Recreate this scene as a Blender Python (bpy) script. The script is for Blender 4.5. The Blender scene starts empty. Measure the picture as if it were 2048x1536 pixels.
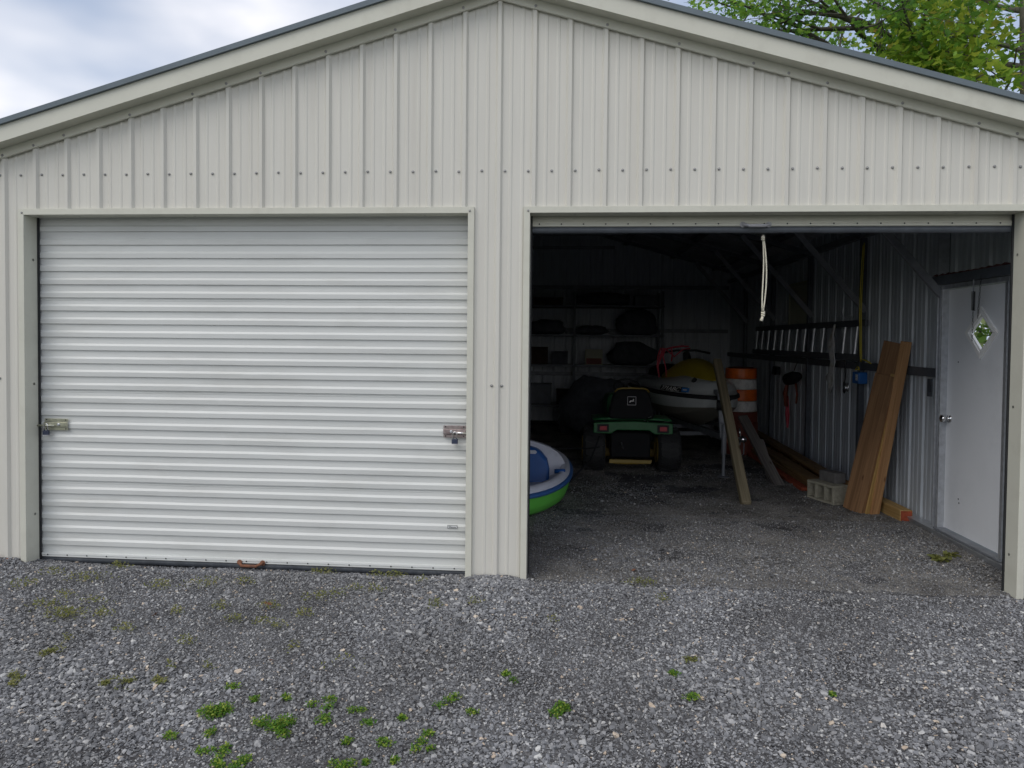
import bpy, bmesh, math, random
import numpy as np
from mathutils import Vector, Matrix, Euler, noise
R = math.radians
random.seed(7); rng = np.random.default_rng(11)
sc = bpy.context.scene
col = sc.collection

# ------------------------------------------------------------------ camera, light, exposure
cam = bpy.data.cameras.new('camera'); camo = bpy.data.objects.new('camera', cam); col.objects.link(camo)
camo.matrix_world = Matrix.Translation((.4435, -4.5562, 1.5991)) @ Matrix.Rotation(.0757, 4, 'Z') @ Matrix.Rotation(math.pi/2-.0259, 4, 'X') @ Matrix.Rotation(.0098, 4, 'Z')
cam.sensor_width = 36; cam.lens = 36*1390.26/2048; cam.shift_y = -54/2048; cam.clip_start = .05; cam.clip_end = 1500
sc.camera = camo
SUN_EL, SUN_AZ = R(48), R(218)     # azimuth clockwise from +Y: behind and left of the viewer
w = bpy.data.worlds.new('World'); sc.world = w; w.use_nodes = True
nt = w.node_tree; nt.nodes.clear()
out = nt.nodes.new('ShaderNodeOutputWorld'); bg = nt.nodes.new('ShaderNodeBackground'); bg.inputs[1].default_value = .115
sky = nt.nodes.new('ShaderNodeTexSky'); sky.sky_type = 'NISHITA'; sky.sun_disc = False; sky.sun_elevation = SUN_EL; sky.sun_rotation = SUN_AZ
tc = nt.nodes.new('ShaderNodeTexCoord')
mp = nt.nodes.new('ShaderNodeMapping'); mp.inputs['Scale'].default_value = (1, 1, 2.3); mp.inputs['Location'].default_value = (.35, .1, .22); mp.inputs['Rotation'].default_value = (0, R(24), R(18))
n1 = nt.nodes.new('ShaderNodeTexNoise'); n1.inputs['Scale'].default_value = 3.0; n1.inputs['Detail'].default_value = 5; n1.inputs['Roughness'].default_value = .48; n1.inputs['Distortion'].default_value = .25
n2 = nt.nodes.new('ShaderNodeTexNoise'); n2.inputs['Scale'].default_value = 1.7; n2.inputs['Detail'].default_value = 4
r1 = nt.nodes.new('ShaderNodeValToRGB'); r1.color_ramp.elements[0].position = .36; r1.color_ramp.elements[0].color = (.62,)*3+(1,); r1.color_ramp.elements[1].position = .6
r2 = nt.nodes.new('ShaderNodeValToRGB'); e = r2.color_ramp.elements; e[0].position = .43; e[0].color = (3.7, 4.3, 5.5, 1); e[1].position = .57; e[1].color = (8.8, 8.6, 8.7, 1)
mx = nt.nodes.new('ShaderNodeMix'); mx.data_type = 'RGBA'
L = nt.links.new
L(tc.outputs['Generated'], mp.inputs[0]); L(mp.outputs[0], n1.inputs[0]); L(mp.outputs[0], n2.inputs[0])
L(n1.outputs[0], r1.inputs[0]); L(n2.outputs[0], r2.inputs[0])
L(r1.outputs[0], mx.inputs[0]); L(sky.outputs[0], mx.inputs[6]); L(r2.outputs[0], mx.inputs[7]); L(mx.outputs[2], bg.inputs[0]); L(bg.outputs[0], out.inputs[0])
sun = bpy.data.lights.new('sun', 'SUN'); sun.energy = 1.0; sun.angle = R(40); sun.color = (1, .95, .87)
suno = bpy.data.objects.new('sun', sun); col.objects.link(suno)
sd = Vector((math.sin(SUN_AZ)*math.cos(SUN_EL), math.cos(SUN_AZ)*math.cos(SUN_EL), math.sin(SUN_EL)))
suno.rotation_euler = sd.to_track_quat('Z', 'Y').to_euler()
sc.view_settings.view_transform = 'Standard'; sc.view_settings.look = 'None'; sc.view_settings.gamma = 1; sc.view_settings.exposure = .30
sc.view_settings.use_curve_mapping = False
sc.render.engine = 'CYCLES'; sc.cycles.use_denoising = True; sc.cycles.max_bounces = 12; sc.cycles.diffuse_bounces = 9; sc.cycles.sample_clamp_indirect = 6

# ------------------------------------------------------------------ materials
def nodes(m): return m.node_tree.nodes, m.node_tree.links.new
def mat(name, c, rough=.6, metal=0, var=.12, scale=6, bump=0, bscale=60, stretch=None, dirt=None, dscale=3, back=None, spec=.5, trans=0):
    """principled material; var = noise variation of colour, dirt = second colour in patches, bump = fine relief"""
    m = bpy.data.materials.new(name); m.use_nodes = True; N, K = nodes(m); b = N['Principled BSDF']
    b.inputs['Roughness'].default_value = rough; b.inputs['Metallic'].default_value = metal; b.inputs['Specular IOR Level'].default_value = spec
    t = N.new('ShaderNodeTexCoord'); mp = N.new('ShaderNodeMapping'); K(t.outputs['Object'], mp.inputs[0])
    if stretch: mp.inputs['Scale'].default_value = stretch
    n = N.new('ShaderNodeTexNoise'); n.inputs['Scale'].default_value = scale; n.inputs['Detail'].default_value = 6; n.inputs['Roughness'].default_value = .6; K(mp.outputs[0], n.inputs[0])
    r = N.new('ShaderNodeValToRGB'); r.color_ramp.elements[0].position = .3; r.color_ramp.elements[1].position = .7
    r.color_ramp.elements[0].color = tuple(x*(1-var) for x in c)+(1,); r.color_ramp.elements[1].color = tuple(min(1, x*(1+var)) for x in c)+(1,)
    K(n.outputs[0], r.inputs[0]); src = r.outputs[0]
    if dirt:
        n3 = N.new('ShaderNodeTexNoise'); n3.inputs['Scale'].default_value = dscale; n3.inputs['Detail'].default_value = 8; n3.inputs['Roughness'].default_value = .7; K(mp.outputs[0], n3.inputs[0])
        r3 = N.new('ShaderNodeValToRGB'); r3.color_ramp.elements[0].position = .5; r3.color_ramp.elements[1].position = .72; K(n3.outputs[0], r3.inputs[0])
        x = N.new('ShaderNodeMix'); x.data_type = 'RGBA'; K(r3.outputs[0], x.inputs[0]); K(src, x.inputs[6]); x.inputs[7].default_value = tuple(dirt)+(1,); src = x.outputs[2]
    if back:
        g = N.new('ShaderNodeNewGeometry'); x = N.new('ShaderNodeMix'); x.data_type = 'RGBA'; K(g.outputs['Backfacing'], x.inputs[0]); K(src, x.inputs[6]); x.inputs[7].default_value = tuple(back)+(1,); src = x.outputs[2]
    K(src, b.inputs['Base Color'])
    if bump:
        n2 = N.new('ShaderNodeTexNoise'); n2.inputs['Scale'].default_value = bscale; n2.inputs['Detail'].default_value = 4; K(mp.outputs[0], n2.inputs[0])
        bp = N.new('ShaderNodeBump'); bp.inputs['Strength'].default_value = bump; bp.inputs['Distance'].default_value = .01; K(n2.outputs[0], bp.inputs['Height']); K(bp.outputs[0], b.inputs['Normal'])
    return m
def wood(name, c1, c2, rough=.75, axis=2, scale=1.0):
    m = bpy.data.materials.new(name); m.use_nodes = True; N, K = nodes(m); b = N['Principled BSDF']; b.inputs['Roughness'].default_value = rough
    t = N.new('ShaderNodeTexCoord'); mp = N.new('ShaderNodeMapping'); s = [34*scale]*3; s[axis] = 1.3*scale; mp.inputs['Scale'].default_value = s; K(t.outputs['Object'], mp.inputs[0])
    n = N.new('ShaderNodeTexNoise'); n.inputs['Scale'].default_value = 1; n.inputs['Detail'].default_value = 6; n.inputs['Distortion'].default_value = .8; K(mp.outputs[0], n.inputs[0])
    r = N.new('ShaderNodeValToRGB'); r.color_ramp.elements[0].position = .32; r.color_ramp.elements[1].position = .66; r.color_ramp.elements[0].color = tuple(c1)+(1,); r.color_ramp.elements[1].color = tuple(c2)+(1,)
    K(n.outputs[0], r.inputs[0])
    mp2 = N.new('ShaderNodeMapping'); s = [9*scale]*3; s[axis] = 3.2*scale; mp2.inputs['Scale'].default_value = s; K(t.outputs['Object'], mp2.inputs[0])
    v = N.new('ShaderNodeTexVoronoi'); v.inputs['Scale'].default_value = 1; K(mp2.outputs[0], v.inputs[0])
    rk = N.new('ShaderNodeValToRGB'); rk.color_ramp.elements[0].position = .05; rk.color_ramp.elements[1].position = .13; rk.color_ramp.elements[0].color = (.35, .25, .2, 1); K(v.outputs['Distance'], rk.inputs[0])
    x = N.new('ShaderNodeMix'); x.data_type = 'RGBA'; x.blend_type = 'MULTIPLY'; x.inputs[0].default_value = 1; K(r.outputs[0], x.inputs[6]); K(rk.outputs[0], x.inputs[7]); K(x.outputs[2], b.inputs['Base Color'])
    bp = N.new('ShaderNodeBump'); bp.inputs['Strength'].default_value = .35; bp.inputs['Distance'].default_value = .004; K(n.outputs[0], bp.inputs['Height']); K(bp.outputs[0], b.inputs['Normal'])
    return m
M = dict(
 siding=mat('beige_siding', (.645, .63, .57), .42, 0, .05, 2.2, .05, 5, (9, 9, .5), dirt=(.58, .56, .50), dscale=1.1, back=(.42, .44, .46)),
 trim=mat('almond_trim', (.61, .605, .52), .42, 0, .03, 3, .03, 8, dirt=(.55, .54, .46), dscale=4),
 curtain=mat('roller_curtain_paint', (.625, .64, .62), .42, 0, .04, 2, .03, 4, (.5, 1, 3), dirt=(.55, .56, .535), dscale=2.5),
 roof=mat('slate_blue_roof_paint', (.13, .165, .19), .4, 0, .1, 4, .03, 10, back=(.42, .44, .47)),
 galv=mat('galvanized_sheet', (.50, .54, .58), .5, .1, .1, 3, .03, 9, (8, 8, .7), dirt=(.40, .43, .47), dscale=2, back=(.53, .52, .48)),
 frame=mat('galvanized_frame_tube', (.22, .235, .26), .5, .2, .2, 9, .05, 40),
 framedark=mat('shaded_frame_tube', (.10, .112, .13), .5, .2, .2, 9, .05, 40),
 framelight=mat('bright_zinc', (.55, .57, .60), .35, .7, .15, 25),
 black=mat('black_rubber', (.018, .019, .021), .7, 0, .2, 20, .1, 60),
 seal=mat('charcoal_rubber_seal', (.045, .052, .062), .6, 0, .3, 14, .1, 60, dirt=(.10, .11, .12), dscale=8),
 rust=mat('rusty_steel', (.23, .10, .055), .8, .2, .3, 40, .3, 120, dirt=(.10, .06, .05), dscale=30),
 zinc=mat('zinc_plate', (.50, .50, .40), .3, .8, .2, 40, .05, 60),
 zincd=mat('stained_zinc_plate', (.42, .36, .35), .33, .75, .3, 60, .05, 60, dirt=(.2, .12, .12), dscale=30),
 chrome=mat('polished_steel', (.8, .8, .8), .12, 1, .03),
 navy=mat('navy_padlock', (.03, .04, .075), .45, 0, .2, 80),
 screw=mat('screw_head', (.30, .30, .29), .35, .7, .2, 80),
 white=mat('white_door_paint', (.80, .82, .85), .4, 0, .03, 2, .02, 4, dirt=(.72, .74, .77), dscale=2),
 whitetrim=mat('white_plastic', (.90, .90, .89), .4, 0, .03),
 concrete=mat('concrete_block', (.34, .32, .25), .9, 0, .2, 14, .6, 90, dirt=(.22, .21, .17), dscale=20),
 darkblock=mat('weathered_paver', (.13, .125, .12), .9, 0, .25, 12, .5, 90),
 rope=mat('cotton_rope', (.72, .68, .55), .9, 0, .12, 90, .4, 200),
 green=mat('tractor_green', (.02, .14, .045), .4, 0, .12, 8),
 yellow=mat('tractor_yellow', (.30, .21, .04), .4, 0, .12, 8),
 seatblack=mat('black_vinyl', (.009, .010, .012), .75, 0, .15, 12, .05, 60, spec=.25),
 red=mat('red_lens', (.42, .03, .05), .3, 0, .1, 30),
 skiwhite=mat('gel_coat', (.55, .58, .58), .3, 0, .06, 4),
 skiyellow=mat('yellow_gel_coat', (.42, .33, .03), .35, 0, .08, 5),
 skigrey=mat('dull_grey_hull', (.22, .21, .18), .5, 0, .1, 4),
 orange=mat('orange_band', (.80, .16, .02), .4, 0, .1, 14, .05, 30, dirt=(.55, .1, .02), dscale=12),
 whiteband=mat('scuffed_white_band', (.72, .72, .70), .45, 0, .08, 20, .05, 30, dirt=(.35, .34, .33), dscale=14),
 darkred=mat('dark_orange_plastic', (.16, .035, .02), .6, 0, .15, 14),
 boatgreen=mat('green_plastic_hull', (.16, .62, .09), .38, 0, .06, 5),
 boatwhite=mat('white_plastic_deck', (.62, .64, .72), .4, 0, .06, 5, dirt=(.5, .52, .58), dscale=8),
 boatblue=mat('blue_plastic_trim', (.04, .12, .33), .42, 0, .08, 8),
 seatblue=mat('blue_moulded_seat', (.01, .09, .33), .42, 0, .08, 8),
 pink=mat('faded_pink_strap', (.50, .07, .10), .85, 0, .2, 40),
 rag=mat('grey_canvas', (.62, .62, .62), .95, 0, .15, 12, .3, 60, dirt=(.42, .38, .28), dscale=9),
 cordyellow=mat('yellow_cord', (.55, .45, .04), .6, 0, .1, 30),
 bluebox=mat('blue_box_plastic', (.02, .13, .42), .4, 0, .08, 20),
 paper=mat('label_paper', (.70, .72, .72), .7, 0, .08, 80),
 labelgrey=mat('grey_label_print', (.26, .27, .27), .6, 0, .3, 220),
 redfilm=mat('crinkled_red_foam', (.12, .035, .035), .8, 0, .3, 40, .3, 80),
 card=mat('pale_board', (.42, .42, .32), .8, 0, .05, 4),
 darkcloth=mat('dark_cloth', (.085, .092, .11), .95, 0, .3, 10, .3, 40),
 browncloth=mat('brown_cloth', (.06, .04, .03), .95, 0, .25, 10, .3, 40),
 tin=mat('dull_aluminium', (.46, .46, .48), .55, .2, .15, 20, .05, 50),
 decalblack=mat('black_decal', (.01, .01, .012), .4),
 decalwhite=mat('white_lettering', (.75, .75, .74), .5, 0, .02),
 decalblue=mat('blue_sticker', (.05, .22, .60), .5, 0, .1, 60),
 bark=mat('grey_bark', (.16, .145, .125), .95, 0, .35, 9, .9, 30, (1, 1, .35), dirt=(.30, .29, .27), dscale=5),
 barkdark=mat('dark_bark', (.075, .066, .056), .95, 0, .35, 9, .9, 30, (1, 1, .35)),
 board1=wood('brown_board_wood', (.16, .082, .036), (.30, .165, .078)),
 board2=wood('orange_pine_wood', (.34, .17, .07), (.56, .32, .145)),
 board3=wood('yellow_pine_wood', (.34, .20, .06), (.50, .33, .12)),
 post=wood('aged_post_wood', (.15, .125, .075), (.27, .225, .145)),
 greywood=wood('weathered_grey_wood', (.10, .09, .085), (.20, .18, .165)),
 beam=wood('treated_beam_wood', (.30, .18, .055), (.48, .32, .13), axis=1),
 dimbeam=wood('aged_lumber_wood', (.14, .075, .03), (.27, .17, .07), axis=1),
 endred=mat('red_painted_end', (.34, .07, .03), .85, 0, .35, 30, .3, 90),
)
def glass_mat():
    m = bpy.data.materials.new('clear_glass'); m.use_nodes = True; N, K = nodes(m); N.clear()
    o = N.new('ShaderNodeOutputMaterial'); a = N.new('ShaderNodeBsdfTransparent'); g = N.new('ShaderNodeBsdfGlossy'); g.inputs[1].default_value = .03
    f = N.new('ShaderNodeFresnel'); f.inputs[0].default_value = 1.25; x = N.new('ShaderNodeMixShader'); K(f.outputs[0], x.inputs[0]); K(a.outputs[0], x.inputs[1]); K(g.outputs[0], x.inputs[2]); K(x.outputs[0], o.inputs[0]); return m
M['glass'] = glass_mat()
def stone_mat(name, dark):
    m = bpy.data.materials.new(name); m.use_nodes = True; N, K = nodes(m); b = N['Principled BSDF']; b.inputs['Roughness'].default_value = .8; b.inputs['Specular IOR Level'].default_value = .35
    oi = N.new('ShaderNodeObjectInfo'); r = N.new('ShaderNodeValToRGB'); r.color_ramp.interpolation = 'LINEAR'
    k = dark
    cs = [(0, (.062, .063, .067)), (.25, (.095, .097, .103)), (.55, (.135, .138, .146)), (.80, (.175, .177, .183)), (.93, (.235, .236, .238)), (.978, (.34, .338, .325)), (.985, (.27, .215, .165)), (1, (.38, .33, .27))]
    while len(r.color_ramp.elements) < len(cs): r.color_ramp.elements.new(.5)
    for el, (p, c) in zip(r.color_ramp.elements, cs): el.position = p; el.color = tuple(x*k for x in c)+(1,)
    K(oi.outputs['Random'], r.inputs[0])
    g = N.new('ShaderNodeNewGeometry'); n = N.new('ShaderNodeTexNoise'); n.inputs['Scale'].default_value = 1.1; n.inputs['Detail'].default_value = 5; K(g.outputs['Position'], n.inputs[0])
    r2 = N.new('ShaderNodeValToRGB'); r2.color_ramp.elements[0].position = .35; r2.color_ramp.elements[1].position = .68; r2.color_ramp.elements[0].color = (.74, .73, .71, 1); r2.color_ramp.elements[1].color = (1.0, 1.0, 1.0, 1); K(n.outputs[0], r2.inputs[0])
    x = N.new('ShaderNodeMix'); x.data_type = 'RGBA'; x.blend_type = 'MULTIPLY'; x.inputs[0].default_value = 1; K(r.outputs[0], x.inputs[6]); K(r2.outputs[0], x.inputs[7])
    n2 = N.new('ShaderNodeTexNoise'); n2.inputs['Scale'].default_value = 160; K(g.outputs['Position'], n2.inputs[0]); r3 = N.new('ShaderNodeValToRGB'); r3.color_ramp.elements[0].color = (.75, .75, .75, 1); r3.color_ramp.elements[0].position = .3; r3.color_ramp.elements[1].position = .7; K(n2.outputs[0], r3.inputs[0])
    y = N.new('ShaderNodeMix'); y.data_type = 'RGBA'; y.blend_type = 'MULTIPLY'; y.inputs[0].default_value = 1; K(x.outputs[2], y.inputs[6]); K(r3.outputs[0], y.inputs[7]); K(y.outputs[2], b.inputs['Base Color'])
    return m
M['stone'] = stone_mat('slate_gravel', 2.15); M['stonein'] = stone_mat('dusty_gravel', 2.0)
def ground_mat(name, c1, c2, grass):
    m = bpy.data.materials.new(name); m.use_nodes = True; N, K = nodes(m); b = N['Principled BSDF']; b.inputs['Roughness'].default_value = .95; b.inputs['Specular IOR Level'].default_value = .2
    g = N.new('ShaderNodeNewGeometry')
    v = N.new('ShaderNodeTexVoronoi'); v.inputs['Scale'].default_value = 95; K(g.outputs['Position'], v.inputs[0])
    r = N.new('ShaderNodeValToRGB'); r.color_ramp.elements[0].color = tuple(c1)+(1,); r.color_ramp.elements[1].color = tuple(c2)+(1,)
    s = N.new('ShaderNodeSeparateColor'); K(v.outputs['Color'], s.inputs[0]); K(s.outputs[0], r.inputs[0])
    n = N.new('ShaderNodeTexNoise'); n.inputs['Scale'].default_value = 2.3; n.inputs['Detail'].default_value = 8; n.inputs['Roughness'].default_value = .65; K(g.outputs['Position'], n.inputs[0])
    r2 = N.new('ShaderNodeValToRGB'); r2.color_ramp.elements[0].position = .38; r2.color_ramp.elements[1].position = .62; r2.color_ramp.elements[0].color = (.5, .48, .47, 1); r2.color_ramp.elements[1].color = (1.15, 1.12, 1.08, 1); K(n.outputs[0], r2.inputs[0])
    x = N.new('ShaderNodeMix'); x.data_type = 'RGBA'; x.blend_type = 'MULTIPLY'; x.inputs[0].default_value = 1; K(r.outputs[0], x.inputs[6]); K(r2.outputs[0], x.inputs[7]); src = x.outputs[2]
    if grass:
        sx = N.new('ShaderNodeSeparateXYZ'); K(g.outputs['Position'], sx.inputs[0])
        ab = N.new('ShaderNodeMath'); ab.operation = 'ABSOLUTE'; K(sx.outputs[0], ab.inputs[0])
        mr = N.new('ShaderNodeMapRange'); mr.inputs[1].default_value = 6.2; mr.inputs[2].default_value = 7.5; K(ab.outputs[0], mr.inputs[0])
        my = N.new('ShaderNodeMapRange'); my.inputs[1].default_value = 9.2; my.inputs[2].default_value = 9.8; K(sx.outputs[1], my.inputs[0])
        mm = N.new('ShaderNodeMath'); mm.operation = 'MAXIMUM'; K(mr.outputs[0], mm.inputs[0]); K(my.outputs[0], mm.inputs[1])
        gn = N.new('ShaderNodeTexNoise'); gn.inputs['Scale'].default_value = 9; gn.inputs['Detail'].default_value = 8; K(g.outputs['Position'], gn.inputs[0])
        gr = N.new('ShaderNodeValToRGB'); gr.color_ramp.elements[0].color = (.02, .045, .01, 1); gr.color_ramp.elements[1].color = (.10, .15, .035, 1); K(gn.outputs[0], gr.inputs[0])
        xx = N.new('ShaderNodeMix'); xx.data_type = 'RGBA'; K(mm.outputs[0], xx.inputs[0]); K(src, xx.inputs[6]); K(gr.outputs[0], xx.inputs[7]); src = xx.outputs[2]
    K(src, b.inputs['Base Color'])
    n2 = N.new('ShaderNodeTexNoise'); n2.inputs['Scale'].default_value = 130; n2.inputs['Detail'].default_value = 4; K(g.outputs['Position'], n2.inputs[0])
    bp = N.new('ShaderNodeBump'); bp.inputs['Strength'].default_value = .8; bp.inputs['Distance'].default_value = .012; K(n2.outputs[0], bp.inputs['Height']); K(bp.outputs[0], b.inputs['Normal'])
    return m
M['ground'] = ground_mat('gravel_bed', (.06, .061, .066), (.17, .172, .18), True)
M['floor'] = ground_mat('crushed_stone_floor', (.13, .127, .122), (.30, .294, .28), False)
def leaf_mat(name, cs):
    m = bpy.data.materials.new(name); m.use_nodes = True; N, K = nodes(m); N.clear(); o = N.new('ShaderNodeOutputMaterial')
    a = N.new('ShaderNodeAttribute'); a.attribute_name = 'tint'; r = N.new('ShaderNodeValToRGB')
    while len(r.color_ramp.elements) < len(cs): r.color_ramp.elements.new(.5)
    for el, (p, c) in zip(r.color_ramp.elements, cs): el.position = p; el.color = tuple(c)+(1,)
    K(a.outputs['Fac'], r.inputs[0])
    d = N.new('ShaderNodeBsdfPrincipled'); d.inputs['Roughness'].default_value = .5; d.inputs['Specular IOR Level'].default_value = .3; K(r.outputs[0], d.inputs['Base Color'])
    hs = N.new('ShaderNodeHueSaturation'); hs.inputs['Value'].default_value = 1.5; hs.inputs['Hue'].default_value = .485; K(r.outputs[0], hs.inputs['Color'])
    t = N.new('ShaderNodeBsdfTranslucent'); K(hs.outputs[0], t.inputs[0]); x = N.new('ShaderNodeMixShader'); x.inputs[0].default_value = .45
    K(d.outputs[0], x.inputs[1]); K(t.outputs[0], x.inputs[2]); K(x.outputs[0], o.inputs[0]); return m
M['leafoak'] = leaf_mat('oak_leaves', [(0, (.07, .17, .03)), (.6, (.14, .30, .045)), (.95, (.26, .42, .06)), (1, (.4, .34, .05))])
M['leafmaple'] = leaf_mat('maple_leaves', [(0, (.10, .21, .03)), (.5, (.23, .38, .05)), (.90, (.42, .50, .07)), (.985, (.46, .43, .09)), (1, (.6, .34, .10))])
M['leafbush'] = leaf_mat('bush_leaves', [(0, (.05, .12, .02)), (.6, (.12, .22, .04)), (1, (.50, .55, .30))])
M['weed'] = leaf_mat('weed_leaves', [(0, (.05, .14, .018)), (.55, (.12, .26, .03)), (1, (.40, .46, .08))])
M['weeddry'] = leaf_mat('olive_weed_leaves', [(0, (.13, .15, .04)), (.6, (.23, .25, .08)), (1, (.36, .33, .13))])

# ------------------------------------------------------------------ mesh helpers
ORG = {}
def tag(o, label=None, cat=None, group=None, kind=None):
    for k, v in (('label', label), ('category', cat), ('group', group), ('kind', kind)):
        if v: o[k] = v
    return o
def thing(name, loc, label, cat, group=None):
    o = bpy.data.objects.new(name, None); o.empty_display_size = .1; o.location = loc; col.objects.link(o); ORG[o.name] = Vector(loc)
    return tag(o, label, cat, group)
class MB:
    def __init__(s): s.v = []; s.f = []
    def add(s, vs, fs):
        k = len(s.v); s.v += [tuple(x) for x in vs]; s.f += [tuple(i+k for i in f) for f in fs]; return s
    def box(s, lo, hi):
        (a, b, c), (d, e, f) = lo, hi
        return s.add([(a, b, c), (d, b, c), (d, e, c), (a, e, c), (a, b, f), (d, b, f), (d, e, f), (a, e, f)], [(0, 3, 2, 1), (4, 5, 6, 7), (0, 1, 5, 4), (1, 2, 6, 5), (2, 3, 7, 6), (3, 0, 4, 7)])
    def bar(s, p0, p1, wv, hv):
        """prism from p0 to p1, cross-section vectors wv, hv (full width), centred"""
        p0, p1, wv, hv = Vector(p0), Vector(p1), Vector(wv)/2, Vector(hv)/2
        vs = [p+a*wv+b*hv for p in (p0, p1) for a, b in ((-1, -1), (1, -1), (1, 1), (-1, 1))]
        return s.add(vs, [(0, 1, 2, 3), (7, 6, 5, 4), (0, 4, 5, 1), (1, 5, 6, 2), (2, 6, 7, 3), (3, 7, 4, 0)])
    def tube(s, pts, r, n=8, cap=True):
        pts = [Vector(p) for p in pts]; rs = r if isinstance(r, (list, tuple)) else [r]*len(pts)
        up = Vector((0, 0, 1)); base = len(s.v); prev = None
        for i, p in enumerate(pts):
            d = (pts[min(i+1, len(pts)-1)]-pts[max(i-1, 0)]).normalized()
            if prev is None: a = d.cross(up if abs(d.z) < .9 else Vector((1, 0, 0))).normalized()
            else: a = (prev-d*prev.dot(d)).normalized()
            prev = a; b = d.cross(a)
            for k in range(n):
                t = 2*math.pi*k/n; s.v.append(tuple(p+(a*math.cos(t)+b*math.sin(t))*rs[i]))
        for i in range(len(pts)-1):
            for k in range(n): k2 = (k+1) % n; s.f.append((base+i*n+k, base+i*n+k2, base+(i+1)*n+k2, base+(i+1)*n+k))
        if cap: s.f.append(tuple(base+k for k in reversed(range(n)))); s.f.append(tuple(base+(len(pts)-1)*n+k for k in range(n)))
        return s
    def lathe(s, c, prof, n=24, axis='z'):
        c = Vector(c); base = len(s.v)
        for r, h in prof:
            for k in range(n):
                t = 2*math.pi*k/n; a, b = r*math.cos(t), r*math.sin(t)
                s.v.append(tuple(c+Vector({'z': (a, b, h), 'x': (h, a, b), 'y': (b, h, a)}[axis])))
        for i in range(len(prof)-1):
            for k in range(n): k2 = (k+1) % n; s.f.append((base+i*n+k, base+i*n+k2, base+(i+1)*n+k2, base+(i+1)*n+k))
        s.f.append(tuple(base+k for k in reversed(range(n)))); s.f.append(tuple(base+(len(prof)-1)*n+k for k in range(n)))
        return s
    def prism(s, poly, ext):
        k = len(poly); e = Vector(ext); a = [Vector(p) for p in poly]
        return s.add(a+[p+e for p in a], [tuple(reversed(range(k))), tuple(range(k, 2*k))]+[(i, (i+1) % k, (i+1) % k+k, i+k) for i in range(k)])
    def grid(s, rows):
        n = len(rows[0]); vs = [p for r in rows for p in r]
        return s.add(vs, [(i*n+j, i*n+j+1, (i+1)*n+j+1, (i+1)*n+j) for i in range(len(rows)-1) for j in range(n-1)])
    def build(s, name, m, parent=None, org=None, smooth=False, bevel=0, label=None, thick=0, sub=0, fixn=True):
        o0 = ORG.get(parent.name, Vector()) if parent else Vector(org or (0, 0, 0))
        me = bpy.data.meshes.new(name); me.from_pydata([tuple(Vector(v)-o0) for v in s.v], [], s.f); me.materials.append(m if not isinstance(m, str) else M[m])
        if fixn:
            b = bmesh.new(); b.from_mesh(me); bmesh.ops.recalc_face_normals(b, faces=b.faces); b.to_mesh(me); b.free()
        if smooth: me.shade_smooth()
        me.update(); o = bpy.data.objects.new(name, me); col.objects.link(o)
        if parent: o.parent = parent
        else: o.location = o0
        ORG[o.name] = o0
        if thick: q = o.modifiers.new('t', 'SOLIDIFY'); q.thickness = thick; q.offset = 0
        if sub: q = o.modifiers.new('s', 'SUBSURF'); q.levels = q.render_levels = sub
        if bevel: q = o.modifiers.new('b', 'BEVEL'); q.width = bevel; q.segments = 2; q.limit_method = 'ANGLE'
        if label: o['label'] = label
        return o
def share(o, parent, loc):
    c = o.copy(); col.objects.link(c); c.parent = parent; c.location = Vector(loc)-ORG.get(parent.name, Vector()); ORG[c.name] = ORG.get(parent.name, Vector()); return c
def nz(x, y, z=0, s=1): return noise.noise(Vector((x*s, y*s, z*s)))

# ------------------------------------------------------------------ ground
def H(x, y):
    h = .010*nz(x, y, 0, 1.1)+.006*nz(x, y, 3, 3.7)
    h += .034*math.exp(-(x/.20)**4-((y+.03)/.13)**2)
    h += .034*math.exp(-(max(0, x+3.36)/.07)**2-((y+.03)/.13)**2)
    h -= .034*math.exp(-(abs(x+1.74)/1.50)**8-((y-.13)/.13)**4)
    return h
xs = np.concatenate([[-600, -150, -40, -14], np.arange(-7, 7.01, .07), [14, 40, 150, 600]]); ys = np.concatenate([[-400, -100, -25, -9], np.arange(-5, 1.0, .05), [1.5, 2, 3, 5, 9.2, 9.8, 14, 30, 100, 700]])
g = MB(); g.grid([[(x, y, H(x, y) if abs(x) < 7.1 and -5.1 < y < 1 else 0) for x in xs] for y in ys])
tag(g.build('gravel_ground', 'ground', smooth=True, fixn=False), kind='structure', label='dark slate gravel ground running out to grass')
xs = np.arange(-3.6, 3.61, .1); ys = np.concatenate([np.arange(-.16, 3.6, .035), np.arange(3.7, 9.06, .2)]); xs = np.arange(-3.6, 3.61, .05)
def FZ(x, y):
    e = (y+.06+.07*nz(x, 7, 0, 3)+.03*nz(x, 2, 0, 11))/.10 if x > XC0 else (y-.16)/.05
    return H(x, y)-.016+.021*min(1, max(0, e))+(.012*nz(x, y, 9, 2.2)+.005*nz(x, y, 1, 9)+.003*nz(x, y, 1, 31))*min(1, max(0, y*4))
XC0 = .19
g = MB(); g.grid([[(x, y, FZ(x, y)) for x in xs] for y in ys])
tag(g.build('dirt_floor', 'floor', smooth=True, fixn=False), kind='structure', label='dusty crushed stone floor inside the garage')

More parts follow.
